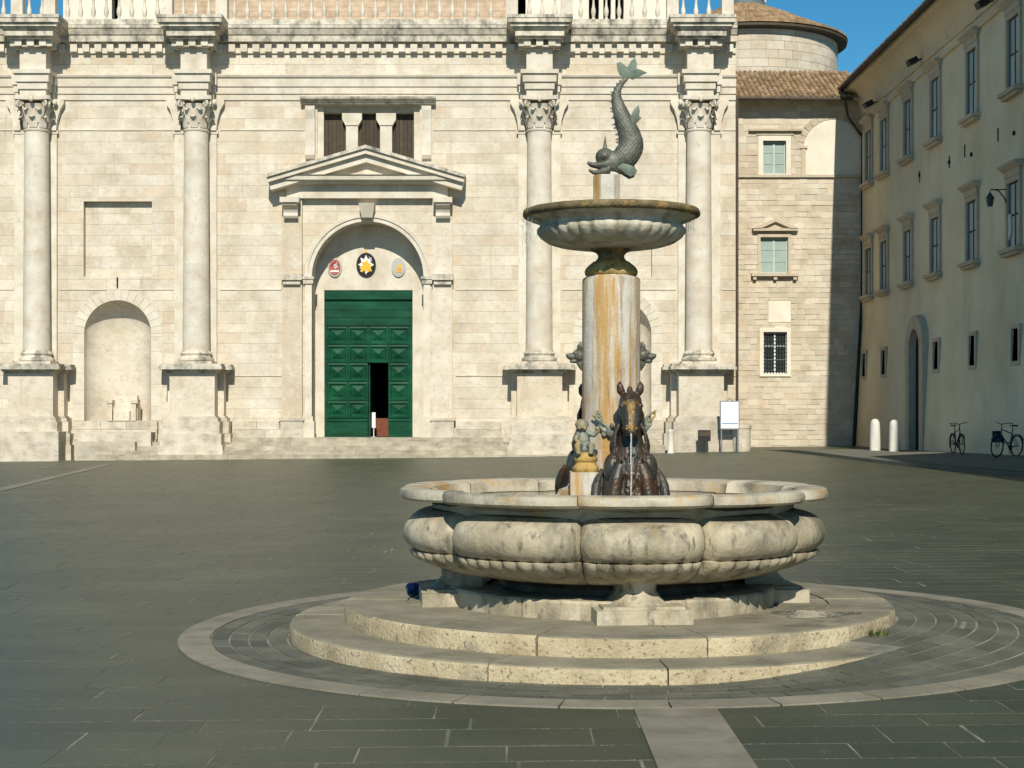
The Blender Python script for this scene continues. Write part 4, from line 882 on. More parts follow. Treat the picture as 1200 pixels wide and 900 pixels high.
# tiled roof of the house
def coppi(name, p_eave0, p_eave1, rise, parent, w=0.22, ln=0.36, over=True):
    """p_eave0 -> p_eave1 eave line, rise = vector up the slope"""
    A = Vector(p_eave0); B = Vector(p_eave1); S = Vector(rise); e = (B - A); n = int(e.length/w); eh = e.normalized(); up = eh.cross(S).normalized(); up = up if up.z > 0 else -up
    rows_ = int(S.length/ln); sh = S.normalized(); mb = MB()
    for i in range(n):
        for j in range(rows_ + 1):
            c0 = A + eh*(w*(i + 0.5)) + sh*(j*ln) + up*(0.02 + random.uniform(-0.006, 0.006)); c1 = c0 + sh*(ln*1.1) - up*0.015; r0, r1 = w*0.46, w*0.36; vs = []
            sh_ = random.uniform(-0.012, 0.012)
            for (c, r_) in ((c0, r0), (c1, r1)):
                for k in range(6):
                    a = math.pi*k/5; vs.append(tuple(c + eh*(sh_ - math.cos(a)*r_) + up*math.sin(a)*r_*0.8))
            mb.add(vs, [(k, k+1, 6+k+1, 6+k) for k in range(5)] + [(0, 1, 2, 3, 4, 5)], random.random())
    return mb.build(name, 'tile', parent, 50, stuff=True)
ev0 = (sx_(852), YS - 0.65, zt - 0.02); ev1 = (sx_(1003), YS - 0.65, zt - 0.02)
mb = MB(); mb.prism([ev0, (ev0[0], YS + 3.0, zt + 1.75), (ev0[0], YS + 3.0, zt + 1.6), (ev0[0], YS - 0.65, zt - 0.14)], (ev1[0] - ev0[0] + 0.5, 0, 0)); rf = mb.build('roof', 'frame', hs); ORG[rf.name] = (0, 0, 0)
coppi('roof_tiles', (ev0[0], YS - 0.72, zt - 0.03), (ev1[0] + 0.4, YS - 0.72, zt - 0.03), (0, 3.7, 1.79), rf)
mb = MB(); mb.tube([(ev0[0], YS - 0.78, zt - 0.08), (ev1[0] - 0.3, YS - 0.78, zt - 0.12)], 0.07, 8); mb.tube([(ev1[0] - 0.6, YS - 0.75, zt - 0.15), (ev1[0] - 0.45, YS - 0.5, zt - 0.8), (sx_(1008), YS - 0.15, zt - 1.5)], 0.055, 8); mb.build('gutter', 'pipe', hs)
mb = MB(); mb.tube([(sx_(1010.5), YS - 0.12, zt - 1.4), (sx_(1010), YS - 0.12, sz_(350)), (sx_(1003), YS - 0.12, sz_(470)), (sx_(1000), YS - 0.12, 0.2)], 0.08, 10); mb.build('down_pipe', 'iron', hs)
MB().box(x0, x1, YS + 0.3, YS + 8, 0, zt - 0.1).build('house_body', 'rubble', hs)

# ---- round tower behind
YT = 75.5
tw = thing('round_tower', 'round stone drum with a conical tiled roof rising behind the house', 'tower', (PX(872, YT), YT, 0))
tx = PX(872, YT); tr = 107*YT/F; te = 19.05
mb = MB(); mb.lathe([(tr - 0.02, 0), (tr - 0.02, te)], 64, (tx, YT, 0)); tb = mb.build('wall', 'joint', tw, 30); ORG[tb.name] = (0, 0, 0)
st = Stones(); lvT = levels([14.8, te], 0.34)
for k in range(len(lvT)-1):
    a = R(-12)
    while a < R(105):
        da = random.uniform(0.45, 0.95)/tr
        mb = MB(); mb.lathe([(tr - 0.05, lvT[k] + 0.008), (tr + 0.012, lvT[k] + 0.008), (tr + 0.012, lvT[k+1] - 0.008), (tr - 0.05, lvT[k+1] - 0.008)], 3, (tx, YT, 0), a + 0.002, a + da - 0.002, rv=random.random()); st.add(mb, da); a += da
st.build('stone', 'stones_beyond', 'rubble', tb)
mb = MB(); mb.lathe([(tr - 0.1, te - 0.12), (tr + 0.45, te - 0.04), (tr + 0.45, te + 0.06), (0.5, te + 2.1)], 64, (tx, YT, 0)); rt = mb.build('roof', 'pipe', tw, 30); ORG[rt.name] = (0, 0, 0)
mb = MB(); nT = 120
for i in range(nT):
    a = 2*math.pi*i/nT
    if math.cos(a) < -0.3: continue
    for j in range(13):
        t0, t1 = j/13, (j+1.12)/13
        if j > 6 and i % 2: continue
        wd = 0.125*(1 - t0)*(1 if j <= 6 else 2) + 0.02; vs = []
        for t, w_ in ((t0, wd), (t1, wd*0.8)):
            rr = (tr + 0.48)*(1 - t) + 0.5*t; z = te + 0.08 + 2.05*t + (0.03 if t == t0 else 0.0)
            for k in range(5):
                b = math.pi*k/4; vs.append((tx + rr*math.sin(a) - math.cos(b)*w_*math.cos(a), YT - rr*math.cos(a) - math.cos(b)*w_*math.sin(a), z + math.sin(b)*w_*0.75))
        mb.add(vs, [(k, k+1, 5+k+1, 5+k) for k in range(4)] + [(0, 1, 2, 3, 4)], random.random())
mb.build('roof_tiles', 'tile', rt, 50, stuff=True)
mb = MB(); mb.lathe([(1.0, te + 1.7), (1.0, te + 2.2), (0.85, te + 2.22), (0.85, te + 4.2)], 16, (tx, YT, 0)); ln_ = mb.build('lantern', 'bluegrey', tw, 30); ORG[ln_.name] = (0, 0, 0)
for i in range(10):
    a = 2*math.pi*i/10 + 0.2; MB().tube([(tx + 0.95*math.sin(a), YT - 0.95*math.cos(a), te + 2.15), (tx + 0.95*math.sin(a), YT - 0.95*math.cos(a), te + 4.3)], 0.1, 8).build('lantern_post', 'stucco', ln_, 40)
MB().lathe([(1.2, te + 4.25), (1.2, te + 4.4), (0.1, te + 5.2)], 16, (tx, YT, 0)).build('lantern_roof', 'tile', ln_, 30)

# ================================================================== THE PALACE ON THE RIGHT
XP = 14.6; PY0, PY1 = 34.0, YS - 0.02
pal = thing('yellow_palace', 'long ochre plaster palace with rows of tall windows and deep eave', 'palace', (XP, 50, 0.3))
class Wall:     # openings in a wall facing -x, drawn in (y, z)
    pass
wins = [(1189, 0), (1140, 0), (1097, 0), (1065, 0), (1037, 0), (1019, 0)]
wy = [XP*F/(p - 600) for p, _ in wins] + [41.5, 37.2]
lowp = [1190, 1139.5, 1097, 1035.5, 1012.5]; ly = [XP*F/(p - 600)*0.992 for p in lowp] + [41.6, 37.4]
POY = (57.35, 55.2)                                        # portal
UZ = (11.06, 13.14); MZ = (6.46, 8.34); LZ = (3.12, 4.06); hwW = 0.52
def yplate(name, outline, holes, xa, xb, m, parent):
    o = plate(name, [(p, q) for p, q in outline], [[(p, q) for p, q in h] for h in holes], xa, xb, m, parent)
    for v in o.data.vertices: a, d, z = v.co; v.co = (d, a, z)
    o.data.flip_normals(); return o
holes = [rect(y - hwW, y + hwW, *UZ) for y in wy] + [rect(y - hwW, y + hwW, *MZ) for y in wy] 
up_w = yplate('wall', rect(PY0, PY1 + 1.0, 5.4, 15.3), holes, XP, XP + 0.4, 'plaster', pal); ORG[up_w.name] = (0, 0, 0)
# battered lower wall
pc_, pr_ = sum(POY)/2, (POY[0] - POY[1])/2; pzs = 3.9
lh = [rect(y - 0.3, y + 0.3, *LZ) for y in ly] + [arch_pts(pc_, pr_, pzs, -0.5, 20)]
low = yplate('lower_wall', rect(PY0, PY1 + 1.0, -0.6, 5.4), lh, XP, XP + 0.4, 'plaster', pal); ORG[low.name] = (0, 0, 0)
for v in low.data.vertices: v.co.x -= 0.30*max(0, (5.4 - v.co.z))/6.0
def bx_(z): return XP - 0.30*max(0, (5.4 - z))/6.0
for y in wy:
    for (za, zb_), kind in ((UZ, 0), (MZ, 1)):
        o = MB().box(XP + 0.06, XP + 0.1, y - hwW, y + hwW, za, zb_).build('window', 'dark', up_w); ORG[o.name] = (0, 0, 0)
        for sg in (-1, 1):
            for j in range(2):
                ya, yb2 = sorted((y + sg*0.03, y + sg*(hwW - 0.03))); MB().box(XP + 0.03, XP + 0.05, ya, yb2, za + (zb_-za)*j/2 + 0.03, za + (zb_-za)*(j+1)/2 - 0.03, random.random()).build('pane', 'palaceglass', o)
        mb = MB(); t = 0.16; d = 0.07
        mb.box(XP - d, XP + 0.3, y - hwW - t, y - hwW, za, zb_); mb.box(XP - d, XP + 0.3, y + hwW, y + hwW + t, za, zb_); mb.box(XP - d - 0.004, XP + 0.3, y - hwW - t, y + hwW + t, zb_, zb_ + t); mb.build('frame', 'frame', o)
        mb = MB(); mb.box(XP - 0.26, XP + 0.1, y - hwW - 0.3, y + hwW + 0.3, za - 0.16, za - 0.04); mb.box(XP - 0.18, XP + 0.1, y - hwW - 0.24, y + hwW + 0.24, za - 0.26, za - 0.16); mb.build('sill', 'frame', o)
        mb = MB(); mb.box(XP - 0.1, XP + 0.1, y - hwW - t, y + hwW + t, zb_ + t, zb_ + 0.36); mb.profile([(0, 0), (0.12, 0), (0.26, 0.12), (0.28, 0.18), (0, 0.2)], (XP, y - hwW - 0.28, zb_ + 0.36), (XP, y + hwW + 0.28, zb_ + 0.36), (-1, 0, 0)); mb.build('hood', 'frame', o)
        mb = MB(); mb.box(XP + 0.0, XP + 0.06, y - 0.03, y + 0.03, za, zb_); mb.box(XP + 0.0, XP + 0.06, y - hwW, y - hwW + 0.05, za, zb_); mb.box(XP + 0.0, XP + 0.06, y + hwW - 0.05, y + hwW, za, zb_); mb.build('sash', 'bluegrey', o)
for y in ly:
    xb0 = bx_(3.6); o = MB().box(xb0 + 0.26, xb0 + 0.3, y - 0.3, y + 0.3, *LZ).build('window', 'glass', low); ORG[o.name] = (0, 0, 0)
    mb = MB(); t = 0.13
    for (a, b, c, d) in ((y-0.3-t, y-0.3, LZ[0]-t, LZ[1]+t), (y+0.3, y+0.3+t, LZ[0]-t, LZ[1]+t), (y-0.3, y+0.3, LZ[1], LZ[1]+t), (y-0.3, y+0.3, LZ[0]-t, LZ[0])): mb.box(xb0 - 0.06, xb0 + 0.2, a, b, c, d)
    mb.build('frame', 'frame', o)
    mb = MB()
    for k in (-1, 0, 1): mb.tube([(xb0 + 0.08, y + k*0.15, LZ[0]), (xb0 + 0.08, y + k*0.15, LZ[1])], 0.012, 5)
    mb.build('bar', 'iron', o)
# portal
xb0 = bx_(2.0)
mb = MB(); nn = 20; ro = pr_ + 0.02; ri = pr_ - 0.36
for (r0, r1, xo) in ((ri, ro, 0.12),):
    pin = arch_pts(pc_, r0, pzs, 0.2, nn); pout = arch_pts(pc_, r1 + 0.12, pzs, 0.2, nn); k = len(pin)
    vs = [(xb0 - xo, a, b) for a, b in pin] + [(xb0 - xo, a, b) for a, b in pout] + [(xb0 + 0.3, a, b) for a, b in pout] + [(xb0 + 0.2, a, b) for a, b in pin]
    fs = [(q*k+i, q*k+i+1, ((q+1) % 4)*k+i+1, ((q+1) % 4)*k+i) for q in range(4) for i in range(k-1)]
    mb.add(vs, fs)
po = mb.build('portal', 'frame', pal, 35); ORG[po.name] = (0, 0, 0)
MB().prism([(xb0 + 0.14, a, b) for a, b in arch_pts(pc_, ri + 0.01, pzs, 0.2, nn)], (0.08, 0, 0)).build('portal_door', 'dark', po)
# deep cove cornice, eave and roof
mb = MB(); pf = [(0, 0), (0.06, 0), (0.08, 0.08)] + [(0.08 + 0.62*(1 - math.cos(math.pi/2*k/8)), 0.12 + 0.85*math.sin(math.pi/2*k/8)) for k in range(9)] + [(0.74, 1.0), (0.74, 1.12), (0, 1.12)]
mb.profile(pf, (XP, PY0, 14.0), (XP, PY1 - 0.05, 14.0), (-1, 0, 0)); mb.build('cornice', 'cornice_plaster', pal, 35)
mb = MB(); mb.profile([(0, 0), (0.1, 0), (0.1, 0.14), (0, 0.14)], (XP, PY0, 13.62), (XP, PY1 - 0.05, 13.62), (-1, 0, 0)); mb.build('moulding', 'cornice_plaster', pal)
mb = MB(); mb.prism([(XP - 0.86, PY0, 15.12), (XP - 0.86, PY0, 15.2), (XP + 6, PY0, 17.9), (XP + 6, PY0, 15.12)], (0, PY1 + 1 - PY0, 0)); rf = mb.build('roof', 'pipe', pal); ORG[rf.name] = (0, 0, 0)
coppi('roof_tiles', (XP - 0.92, PY0, 15.2), (XP - 0.92, PY1 + 0.8, 15.2), (5.5, 0, 2.16), rf)
mb = MB(); mb.tube([(XP - 0.95, PY0, 15.13), (XP - 0.95, PY1 - 0.3, 15.10)], 0.075, 8); mb.build('gutter', 'iron', pal, 40)
MB().box(XP + 1.5, XP + 9, PY0, PY1 + 1, 0, 15.1).build('palace_body', 'plaster', pal)
# floodlights under the cornice, small ventilators and a wall lantern
for (px_, what) in ((1157, 'above the nearest upper windows'), (1074, 'between the middle upper windows'), (1022, 'near the house corner')):
    y = (XP - 0.25)*F/(px_ - 600); t = MB(); z = PZ({1157: 4, 1074: 72, 1022: 122}[px_], y)
    fl = thing('floodlight', 'dark floodlight fixed under the palace cornice ' + what, 'floodlight', (XP - 0.1, y, z), 'floodlights under the palace cornice')
    mb = MB(); mb.box(-0.17, 0.17, -0.2, 0.2, -0.1, 0.1); mb.xf(Matrix.Translation((XP - 0.4, y, z)) @ Matrix.Rotation(R(-25), 4, 'Y')); mb.build('housing', 'iron', fl)
    MB().tube([(XP + 0.02, y, z + 0.1), (XP - 0.2, y, z + 0.06), (XP - 0.38, y, z)], 0.03, 6).build('arm', 'iron', fl)
yl = (XP - 0.5)*F/(1162 - 600); zl = PZ(232, yl)
wl_ = thing('wall_lantern', 'wrought iron wall lantern on a bracket between two palace windows', 'lantern', (XP, yl, zl))
mb = MB(); mb.lathe([(0.03, -0.26), (0.08, -0.25), (0.12, -0.02), (0.14, 0.0), (0.07, 0.09), (0.02, 0.16)], 6, (XP - 0.55, yl, zl)); mb.build('lamp', 'glass', wl_)
MB().tube([(XP, yl, zl - 0.3), (XP - 0.12, yl, zl), (XP - 0.3, yl, zl + 0.22), (XP - 0.52, yl, zl + 0.26), (XP - 0.55, yl, zl + 0.14)], 0.02, 6).build('bracket', 'iron', wl_)
MB().tube([(XP, yl, zl + 0.25), (XP - 0.4, yl, zl + 0.25)], 0.015, 6).build('stay', 'iron', wl_)
mb = MB(); mb.prism([(XP - 0.03, yl + a, zl - 1.25 + b) for a, b in ((-0.25, 0.75), (0.25, 0.75), (0.25, 0.2), (0.12, 0.03), (0, 0), (-0.12, 0.03), (-0.25, 0.2))], (0.05, 0, 0)); tag(mb.build('wall_plaque', 'stucco'), 'small shield shaped stone plaque on the palace wall below the lantern', 'plaque')
mb = MB()
for (px_, py_) in ((1189, 156), (1139, 181), (1113, 190), (1078, 205)): 
    y = XP*F/(px_ - 600); MB().tube([(XP - 0.05, y, PZ(py_, y)), (XP + 0.05, y, PZ(py_, y))], 0.07, 8).build('vent', 'dark', pal)
for (px_, py_) in ((1170, 158), (1113, 190), (1131, 177), (1078, 207)):
    y = XP*F/(px_ - 600); z = PZ(py_, y); MB().box(XP - 0.03, XP + 0.02, y - 0.02, y + 0.02, z - 0.2, z + 0.2).build('wall_tie', 'iron', pal)

# ---- unseen wing added off the right edge, sized so its roof shades the walk
wg = thing('shade_wing', 'plastered palace wing standing forward of the yellow palace front', 'palace', (18, 22, 0))
WX, WY0, WY1, WZ = 12.25, 6.0, 33.9, 12.6
ws = [WY1 - 2.2 - 3.9*i for i in range(7)]
o = yplate('wall', rect(WY0, WY1, -0.5, WZ), [rect(y - 0.55, y + 0.55, a, b) for y in ws for a, b in ((1.6, 3.4), (5.2, 7.2), (9.2, 11.0))], WX, WX + 0.4, 'plaster', wg); ORG[o.name] = (0, 0, 0)
for y in ws:
    for a, b in ((1.6, 3.4), (5.2, 7.2), (9.2, 11.0)):
        q = MB().box(WX + 0.25, WX + 0.3, y - 0.55, y + 0.55, a, b).build('window', 'bluegrey', o); ORG[q.name] = (0, 0, 0)
        mb = MB(); mb.box(WX - 0.06, WX + 0.25, y - 0.72, y - 0.55, a, b); mb.box(WX - 0.06, WX + 0.25, y + 0.55, y + 0.72, a, b); mb.box(WX - 0.1, WX + 0.25, y - 0.72, y + 0.72, b, b + 0.2); mb.box(WX - 0.2, WX + 0.25, y - 0.8, y + 0.8, a - 0.18, a); mb.build('frame', 'frame', q)
MB().box(WX + 0.41, WX + 12, WY0, WY1, -0.5, WZ - 0.02).build('shade_wing_body', 'plaster', wg)
mb = MB(); mb.prism([(WX - 0.5, WY0 - 0.4, WZ), (WX - 0.5, WY0 - 0.4, WZ + 0.12), (WX + 6, WY0 - 0.4, WZ + 1.2), (WX + 12.2, WY0 - 0.4, WZ + 0.12), (WX + 12.2, WY0 - 0.4, WZ)], (0, WY1 - WY0 + 0.5, 0)); mb.build('roof', 'tile', wg)

# ================================================================== THE FOUNTAIN
FX, FY = 0.76, 12.1
SC = (0.80, 12.1)
fo = thing('fountain', 'round stone fountain with lobed basin, stained column, bronze horses and leaping dolphin', 'fountain', (FX, FY, 0))
def ringstones(part, r0, r1, z0, z1, n, ph, m, name='stone', bev=0.02, c=SC, jit=0.006):
    a = ph; ws = [random.uniform(0.75, 1.25) for _ in range(n)]; tot = sum(ws)
    for w in ws:
        da = 2*math.pi*w/tot; j = random.uniform(-jit, jit); rv = random.random(); gp = 0.006/r1; ns = max(4, int(da/0.06))
        fr = [random.uniform(-1, 1) for _ in range(6)]
        wob = lambda r, z, a_, fr=fr, j=j: r + (j + 0.004*math.sin(a_*31 + fr[0]*5) + 0.003*math.sin(a_*67 + fr[1]*9) if r > r0 + 0.01 else 0)
        o_ = MB().lathe([(r0, z0), (r1, z0), (r1 + 0.004, z1 - bev*1.6), (r1 - bev*0.3, z1 - bev*0.5), (r1 - bev, z1 + j*0.4), (r0, z1 + j*0.4)], ns, (c[0], c[1], 0), a + gp, a + da - gp, mod=wob, rv=rv).build(name, m, part, 28)
        if m == 'fstep':
            o_.data.materials.append(T['tread'])
            for p in o_.data.polygons:
                if p.normal.z > 0.8: p.material_index = 1
        a += da
ls = MB().lathe([(2.0, -0.1), (2.42, -0.1), (2.42, 0.06), (1.9, 0.07)], 64, (SC[0], SC[1], 0)).build('lower_step', 'fstep', fo, 30); ORG[ls.name] = (0, 0, 0)
ringstones(ls, 1.92, 2.48, -0.1, 0.088, 11, R(3.5), 'fstep')
us = MB().lathe([(1.9, 0.03), (2.02, 0.03), (2.02, 0.19), (0.5, 0.2)], 64, (SC[0], SC[1], 0)).build('upper_step', 'fstep', fo, 30); ORG[us.name] = (0, 0, 0)
ringstones(us, 1.60, 2.075, 0.06, 0.215, 10, R(-18), 'fstep'); ringstones(us, 0.9, 1.596, 0.1, 0.213, 9, R(8), 'fstep', 'tread_stone', 0.008, jit=0.002)
pl = MB().lathe([(0.8, 0.2), (1.2, 0.2), (1.2, 0.33), (0.8, 0.33)], 48, (FX, FY, 0)).build('plinth', 'basin', fo, 30); ORG[pl.name] = (0, 0, 0)
ringstones(pl, 0.95, 1.235, 0.2, 0.345, 9, R(12), 'basin', bev=0.012, c=(FX, FY), jit=0.003)
# lobes
LB = [-54, -12, 23, 59, 95, 131, 168, 204, 236, 270, 306]
def lobe_t(a):
    d = math.degrees(a) % 360
    if d > 306: d -= 360
    for p, q in zip(LB, LB[1:]):
        if p - 1e-6 <= d <= q + 1e-6: return (2*d - p - q)/(q - p), q - p
    return 0, 36
def lmod(amt):
    def f(r, z, a, amt=amt):
        t, w = lobe_t(a); return r*(1 - amt*(0.35*t*t + 0.65*abs(t)**7))
    return f
def bowlmod(r, z, a):
    rr = lmod(0.115 if z > 0.55 else 0.115*max(0, (z - 0.4)/0.15))(r, z, a); t, w = lobe_t(a)
    if 0.44 < z < 0.633:
        k = min(1.0, max(0.0, (z - 0.44)/0.1))
        n = round(w/4.2); rr += 0.042*k*(abs(math.sin(math.pi*n*(t + 1)/2)) - 0.75)
    return rr
bowlP = [(1.34, 0.99), (1.355, 0.945), (1.40, 0.922), (1.47, 0.908), (1.53, 0.885), (1.572, 0.852), (1.60, 0.81), (1.612, 0.762), (1.605, 0.715), (1.582, 0.675), (1.55, 0.645), (1.515, 0.63), (1.555, 0.624), (1.55, 0.60), (1.51, 0.568), (1.44, 0.532), (1.35, 0.50), (1.25, 0.47), (1.15, 0.448), (1.05, 0.435), (0.88, 0.42), (0.84, 0.38), (0.86, 0.2)]
basin = MB().lathe([(1.40, 1.07), (1.38, 0.95), (1.3, 0.74), (1.1, 0.68), (0.02, 0.66)], 72, (FX, FY, 0), mod=lmod(0.03), cap=False).build('basin', 'wetrim', fo, 50); ORG[basin.name] = (0, 0, 0)
def openlathe(prof, n, c, a0, a1, mod, rv):
    return MB().lathe(prof, n, c, a0, a1, mod, rv, cap=False)
def rim_last(): return [o for o in basin.children if o.name.startswith('rim_stone')][-1]
for i in range(10):
    a0, a1 = R(LB[i]), R(LB[i+1]); e = 0.0015
    openlathe(bowlP, 72, (FX, FY, 0), a0 + e, a1 - e, bowlmod, random.random()).build('lobe', 'basin', basin, 40)
    lo_ = [o for o in basin.children if o.name.startswith('lobe')][-1]; lo_.data.materials.append(T['algaeshade'])
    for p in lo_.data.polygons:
        if p.center.z < 0.452 or p.center.z > 0.93: p.material_index = 1  # underside, stem and top hollow take the painted shade
    rimP = [(1.35, 0.93), (1.365, 0.945), (1.395, 0.975), (1.48, 0.998), (1.57, 1.0), (1.605, 1.002), (1.628, 1.02), (1.632, 1.05), (1.622, 1.076), (1.59, 1.088), (1.5, 1.087), (1.44, 1.078), (1.405, 1.06), (1.395, 1.0), (1.37, 0.94)]
    sag = random.uniform(-0.004, 0.004)
    openlathe(rimP, 40, (FX, FY, sag), a0 + 0.002, a1 - 0.002, lambda r, z, a: lmod(0.055)(r, z, a) + 0.003*math.sin(a*23 + z*40), random.random()).build('rim_stone', 'wetrim', basin, 35)
    ro_ = bpy.data.objects[-1] if False else rim_last()
    ro_.data.materials.append(T['algaeshade'])
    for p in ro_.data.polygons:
        if p.center.z < 0.995 + sag and p.normal.z < 0.2: p.material_index = 1  # faces under the lip take the painted shade
MB().lathe([(1.375, 0.985), (0.02, 0.985)], 64, (FX, FY, 0), cap=False).build('water', 'water', fo)
# four feet under the bowl
for k in range(4):
    a = R(5.5 + 90*k); mb = MB()
    mb.box(-0.33, 0.33, -1.46, -1.0, 0.0, 0.10); mb.box(-0.28, 0.28, -1.42, -1.0, 0.09, 0.12)
    secs = [(0.24, -1.40, 0.115), (0.2, -1.37, 0.135), (0.165, -1.33, 0.17), (0.145, -1.30, 0.2), (0.145, -1.30, 0.24), (0.17, -1.32, 0.29)]; vs = []
    for (w, yf, z) in secs:
        for i in range(13):
            t = math.pi*i/12; vs.append((-w*math.cos(t), -1.0 + (yf + 1.0)*math.sin(t)**0.7, z))
    mb.add(vs, [(j*13+i, j*13+i+1, (j+1)*13+i+1, (j+1)*13+i) for j in range(5) for i in range(12)])
    mb.xf(Matrix.Translation((FX, FY, 0.21)) @ Matrix.Rotation(a, 4, 'Z')); mb.build('foot', 'basin', fo, 40)
# column in the middle
mb = MB(); mb.lathe([(0.46, 0.6), (0.46, 1.0), (0.42, 1.02), (0.40, 1.06), (0.34, 1.08), (0.30, 1.14), (0.26, 1.17)], 8, (FX, FY, 0), mod=lambda r, z, a: r); mb.build('pedestal', 'shaft', fo, 30)
sh = MB().lathe([(0.232, 1.15), (0.226, 1.4), (0.223, 2.0), (0.222, 2.65), (0.216, 2.672), (0.19, 2.69), (0.185, 2.70)], 48, (FX, FY, 0)).build('shaft', 'shaft', fo, 40); ORG[sh.name] = (0, 0, 0)
MB().lathe([(0.185, 2.69), (0.2, 2.70), (0.205, 2.725), (0.195, 2.75), (0.17, 2.775), (0.14, 2.80), (0.115, 2.81)], 40, (FX, FY, 0)).build('collar', 'collar', fo, 50)
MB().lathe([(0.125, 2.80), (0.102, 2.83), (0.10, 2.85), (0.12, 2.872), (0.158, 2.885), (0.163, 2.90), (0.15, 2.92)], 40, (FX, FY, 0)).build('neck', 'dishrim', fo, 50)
def flute(r, z, a):
    if z < 2.91 or z > 3.062: return r
    k = math.sin(math.pi*(z - 2.91)/0.152)**0.5; return r + 0.024*k*(abs(math.sin(a*18)) - 0.6)
dish = MB().lathe([(0.14, 2.895), (0.2, 2.897), (0.3, 2.905), (0.4, 2.92), (0.48, 2.945), (0.535, 2.985), (0.562, 3.02), (0.566, 3.045), (0.556, 3.06), (0.548, 3.068), (0.545, 3.08), (0.552, 3.092), (0.575, 3.103), (0.62, 3.12), (0.648, 3.135)], 264, (FX, FY, 0), mod=flute, cap=False).build('upper_bowl', 'dish', fo, 50); ORG[dish.name] = (0, 0, 0)
rimw = lambda r, z, a: r + (0.004*math.sin(a*17) + 0.003*math.sin(a*41 + 1) if r > 0.6 else 0)
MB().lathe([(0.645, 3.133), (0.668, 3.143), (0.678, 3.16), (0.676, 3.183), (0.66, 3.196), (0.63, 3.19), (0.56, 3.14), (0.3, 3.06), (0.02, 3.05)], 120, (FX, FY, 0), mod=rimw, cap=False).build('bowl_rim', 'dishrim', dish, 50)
MB().lathe([(0.60, 3.172), (0.02, 3.172)], 48, (FX, FY, 0), cap=False).build('bowl_water', 'water', dish)
# stone stump and dolphin
def D(px, py, dy=0.0): return Vector((PX(px, FY), FY + dy, PZ(py, FY)))
k_ = FY/F
mb = MB(); c = D(711, 220); mb.prism([(c.x + x*0.1, FY + y*0.1, 3.06) for x, y in ((-1,-0.5),(-0.5,-1),(0.5,-1),(1,-0.5),(1,0.5),(0.5,1),(-0.5,1),(-1,0.5))], (0, 0, 0.40)); mb.box(c.x - 0.15, c.x + 0.15, FY - 0.15, FY + 0.15, 3.06, 3.23); mb.build('stump', 'shaft', fo)
mb = MB()
spn = [(700, 188, 13), (708, 186, 22), (720, 189, 25), (732, 184, 31), (739.5, 171, 30), (737, 156, 26), (731, 142, 21.5), (726, 128, 17), (722.5, 115, 12.5), (724, 105, 9), (729, 97, 6.6), (735, 91, 5)]
P_ = [D(a, b) for a, b, _ in spn]; rr = [w*k_/2 for _, _, w in spn]
def smoothpath(P, r, n=4):
    PP = []; RR = []
    for i in range(len(P)-1):
        p0, p1, p2, p3 = P[max(i-1,0)], P[i], P[i+1], P[min(i+2, len(P)-1)]
        for j in range(n):
            t = j/n; PP.append(0.5*((2*p1) + (-p0+p2)*t + (2*p0-5*p1+4*p2-p3)*t*t + (-p0+3*p1-3*p2+p3)*t**3)); RR.append(r[i] + (r[i+1]-r[i])*t)
    PP.append(P[-1]); RR.append(r[-1]); return PP, RR
PP, RR = smoothpath(P_, rr)
mb.tube([tuple(p) for p in PP], RR, 16, flat=[0.78]*len(PP), up=(1, 0, 0))
mb.ball(tuple(D(709, 184)), (11.5*k_, 10.5*k_, 10.5*k_), 16, 12)
PPj, RRj = smoothpath([D(712, 193), D(701, 194), D(693, 193), D(688.5, 190)], [6*k_, 4*k_, 3*k_, 1.6*k_]); mb.tube([tuple(p) for p in PPj], RRj, 10, flat=[1.7]*len(PPj), up=(0, 0, 1))
PPj, RRj = smoothpath([D(714, 199), D(703, 202), D(696, 202), D(690, 199)], [5.5*k_, 3.4*k_, 2.6*k_, 1.5*k_]); mb.tube([tuple(p) for p in PPj], RRj, 10, flat=[1.7]*len(PPj), up=(0, 0, 1))
mb.ball(tuple(D(733, 199)), (13*k_, 9*k_, 6*k_), 12, 8)
for dy in (-1, 1):
    mb.ball(tuple(D(708, 184, dy*0.062)), (4.4*k_, 2.6*k_, 4.4*k_), 10, 8)
me = subd(mb, 'dolphin', 0.0065, 2)
for v in me.vertices:       # engraved scales along the body
    px_, py_ = 600 + v.co.x/k_, HY - (v.co.z - H)/k_
    if py_ < 172 or px_ > 722:
        v.co += v.normal*0.0016*(math.sin(px_*1.5)*math.sin(py_*1.15))
dol = link('dolphin', me, 'bronze', fo); ORG[dol.name] = (0, 0, 0)
for dy in (-1, 1):
    MB().ball(tuple(D(708, 184, dy*0.078)), (2.3*k_, 1.4*k_, 2.3*k_), 10, 8).build('eye', 'bronze', dol, 60)
def fin(pts, th, y, m='verdigris', name='fin', lean=0.0):
    mb = MB(); Q = [D(a, b, y) for a, b in pts]; c = sum(Q, Vector())/len(Q); n = len(Q)
    vs = [tuple(q) for q in Q] + [tuple(c + Vector((0, -th, 0))), tuple(c + Vector((0, th, 0)))]
    mb.add(vs, [(i, (i+1) % n, n) for i in range(n)] + [((i+1) % n, i, n+1) for i in range(n)])
    o = mb.build(name, m, dol, 60); return o
fin([(733, 93), (726, 88), (723.5, 82), (722.5, 74), (727, 72.5), (731.5, 77), (735, 79), (739, 72), (744, 67.5), (746.5, 74), (746, 80), (752, 82), (759, 85.5), (752, 88), (746, 92), (741, 93.5), (737, 92)], 0.022, 0.0, name='tail_fin')
fin([(735, 146), (738, 138), (742, 130), (748, 123.5), (749.5, 131), (748.5, 137), (751.5, 139), (747, 144), (741, 149), (738, 152)], 0.025, -0.03, name='dorsal_fin')
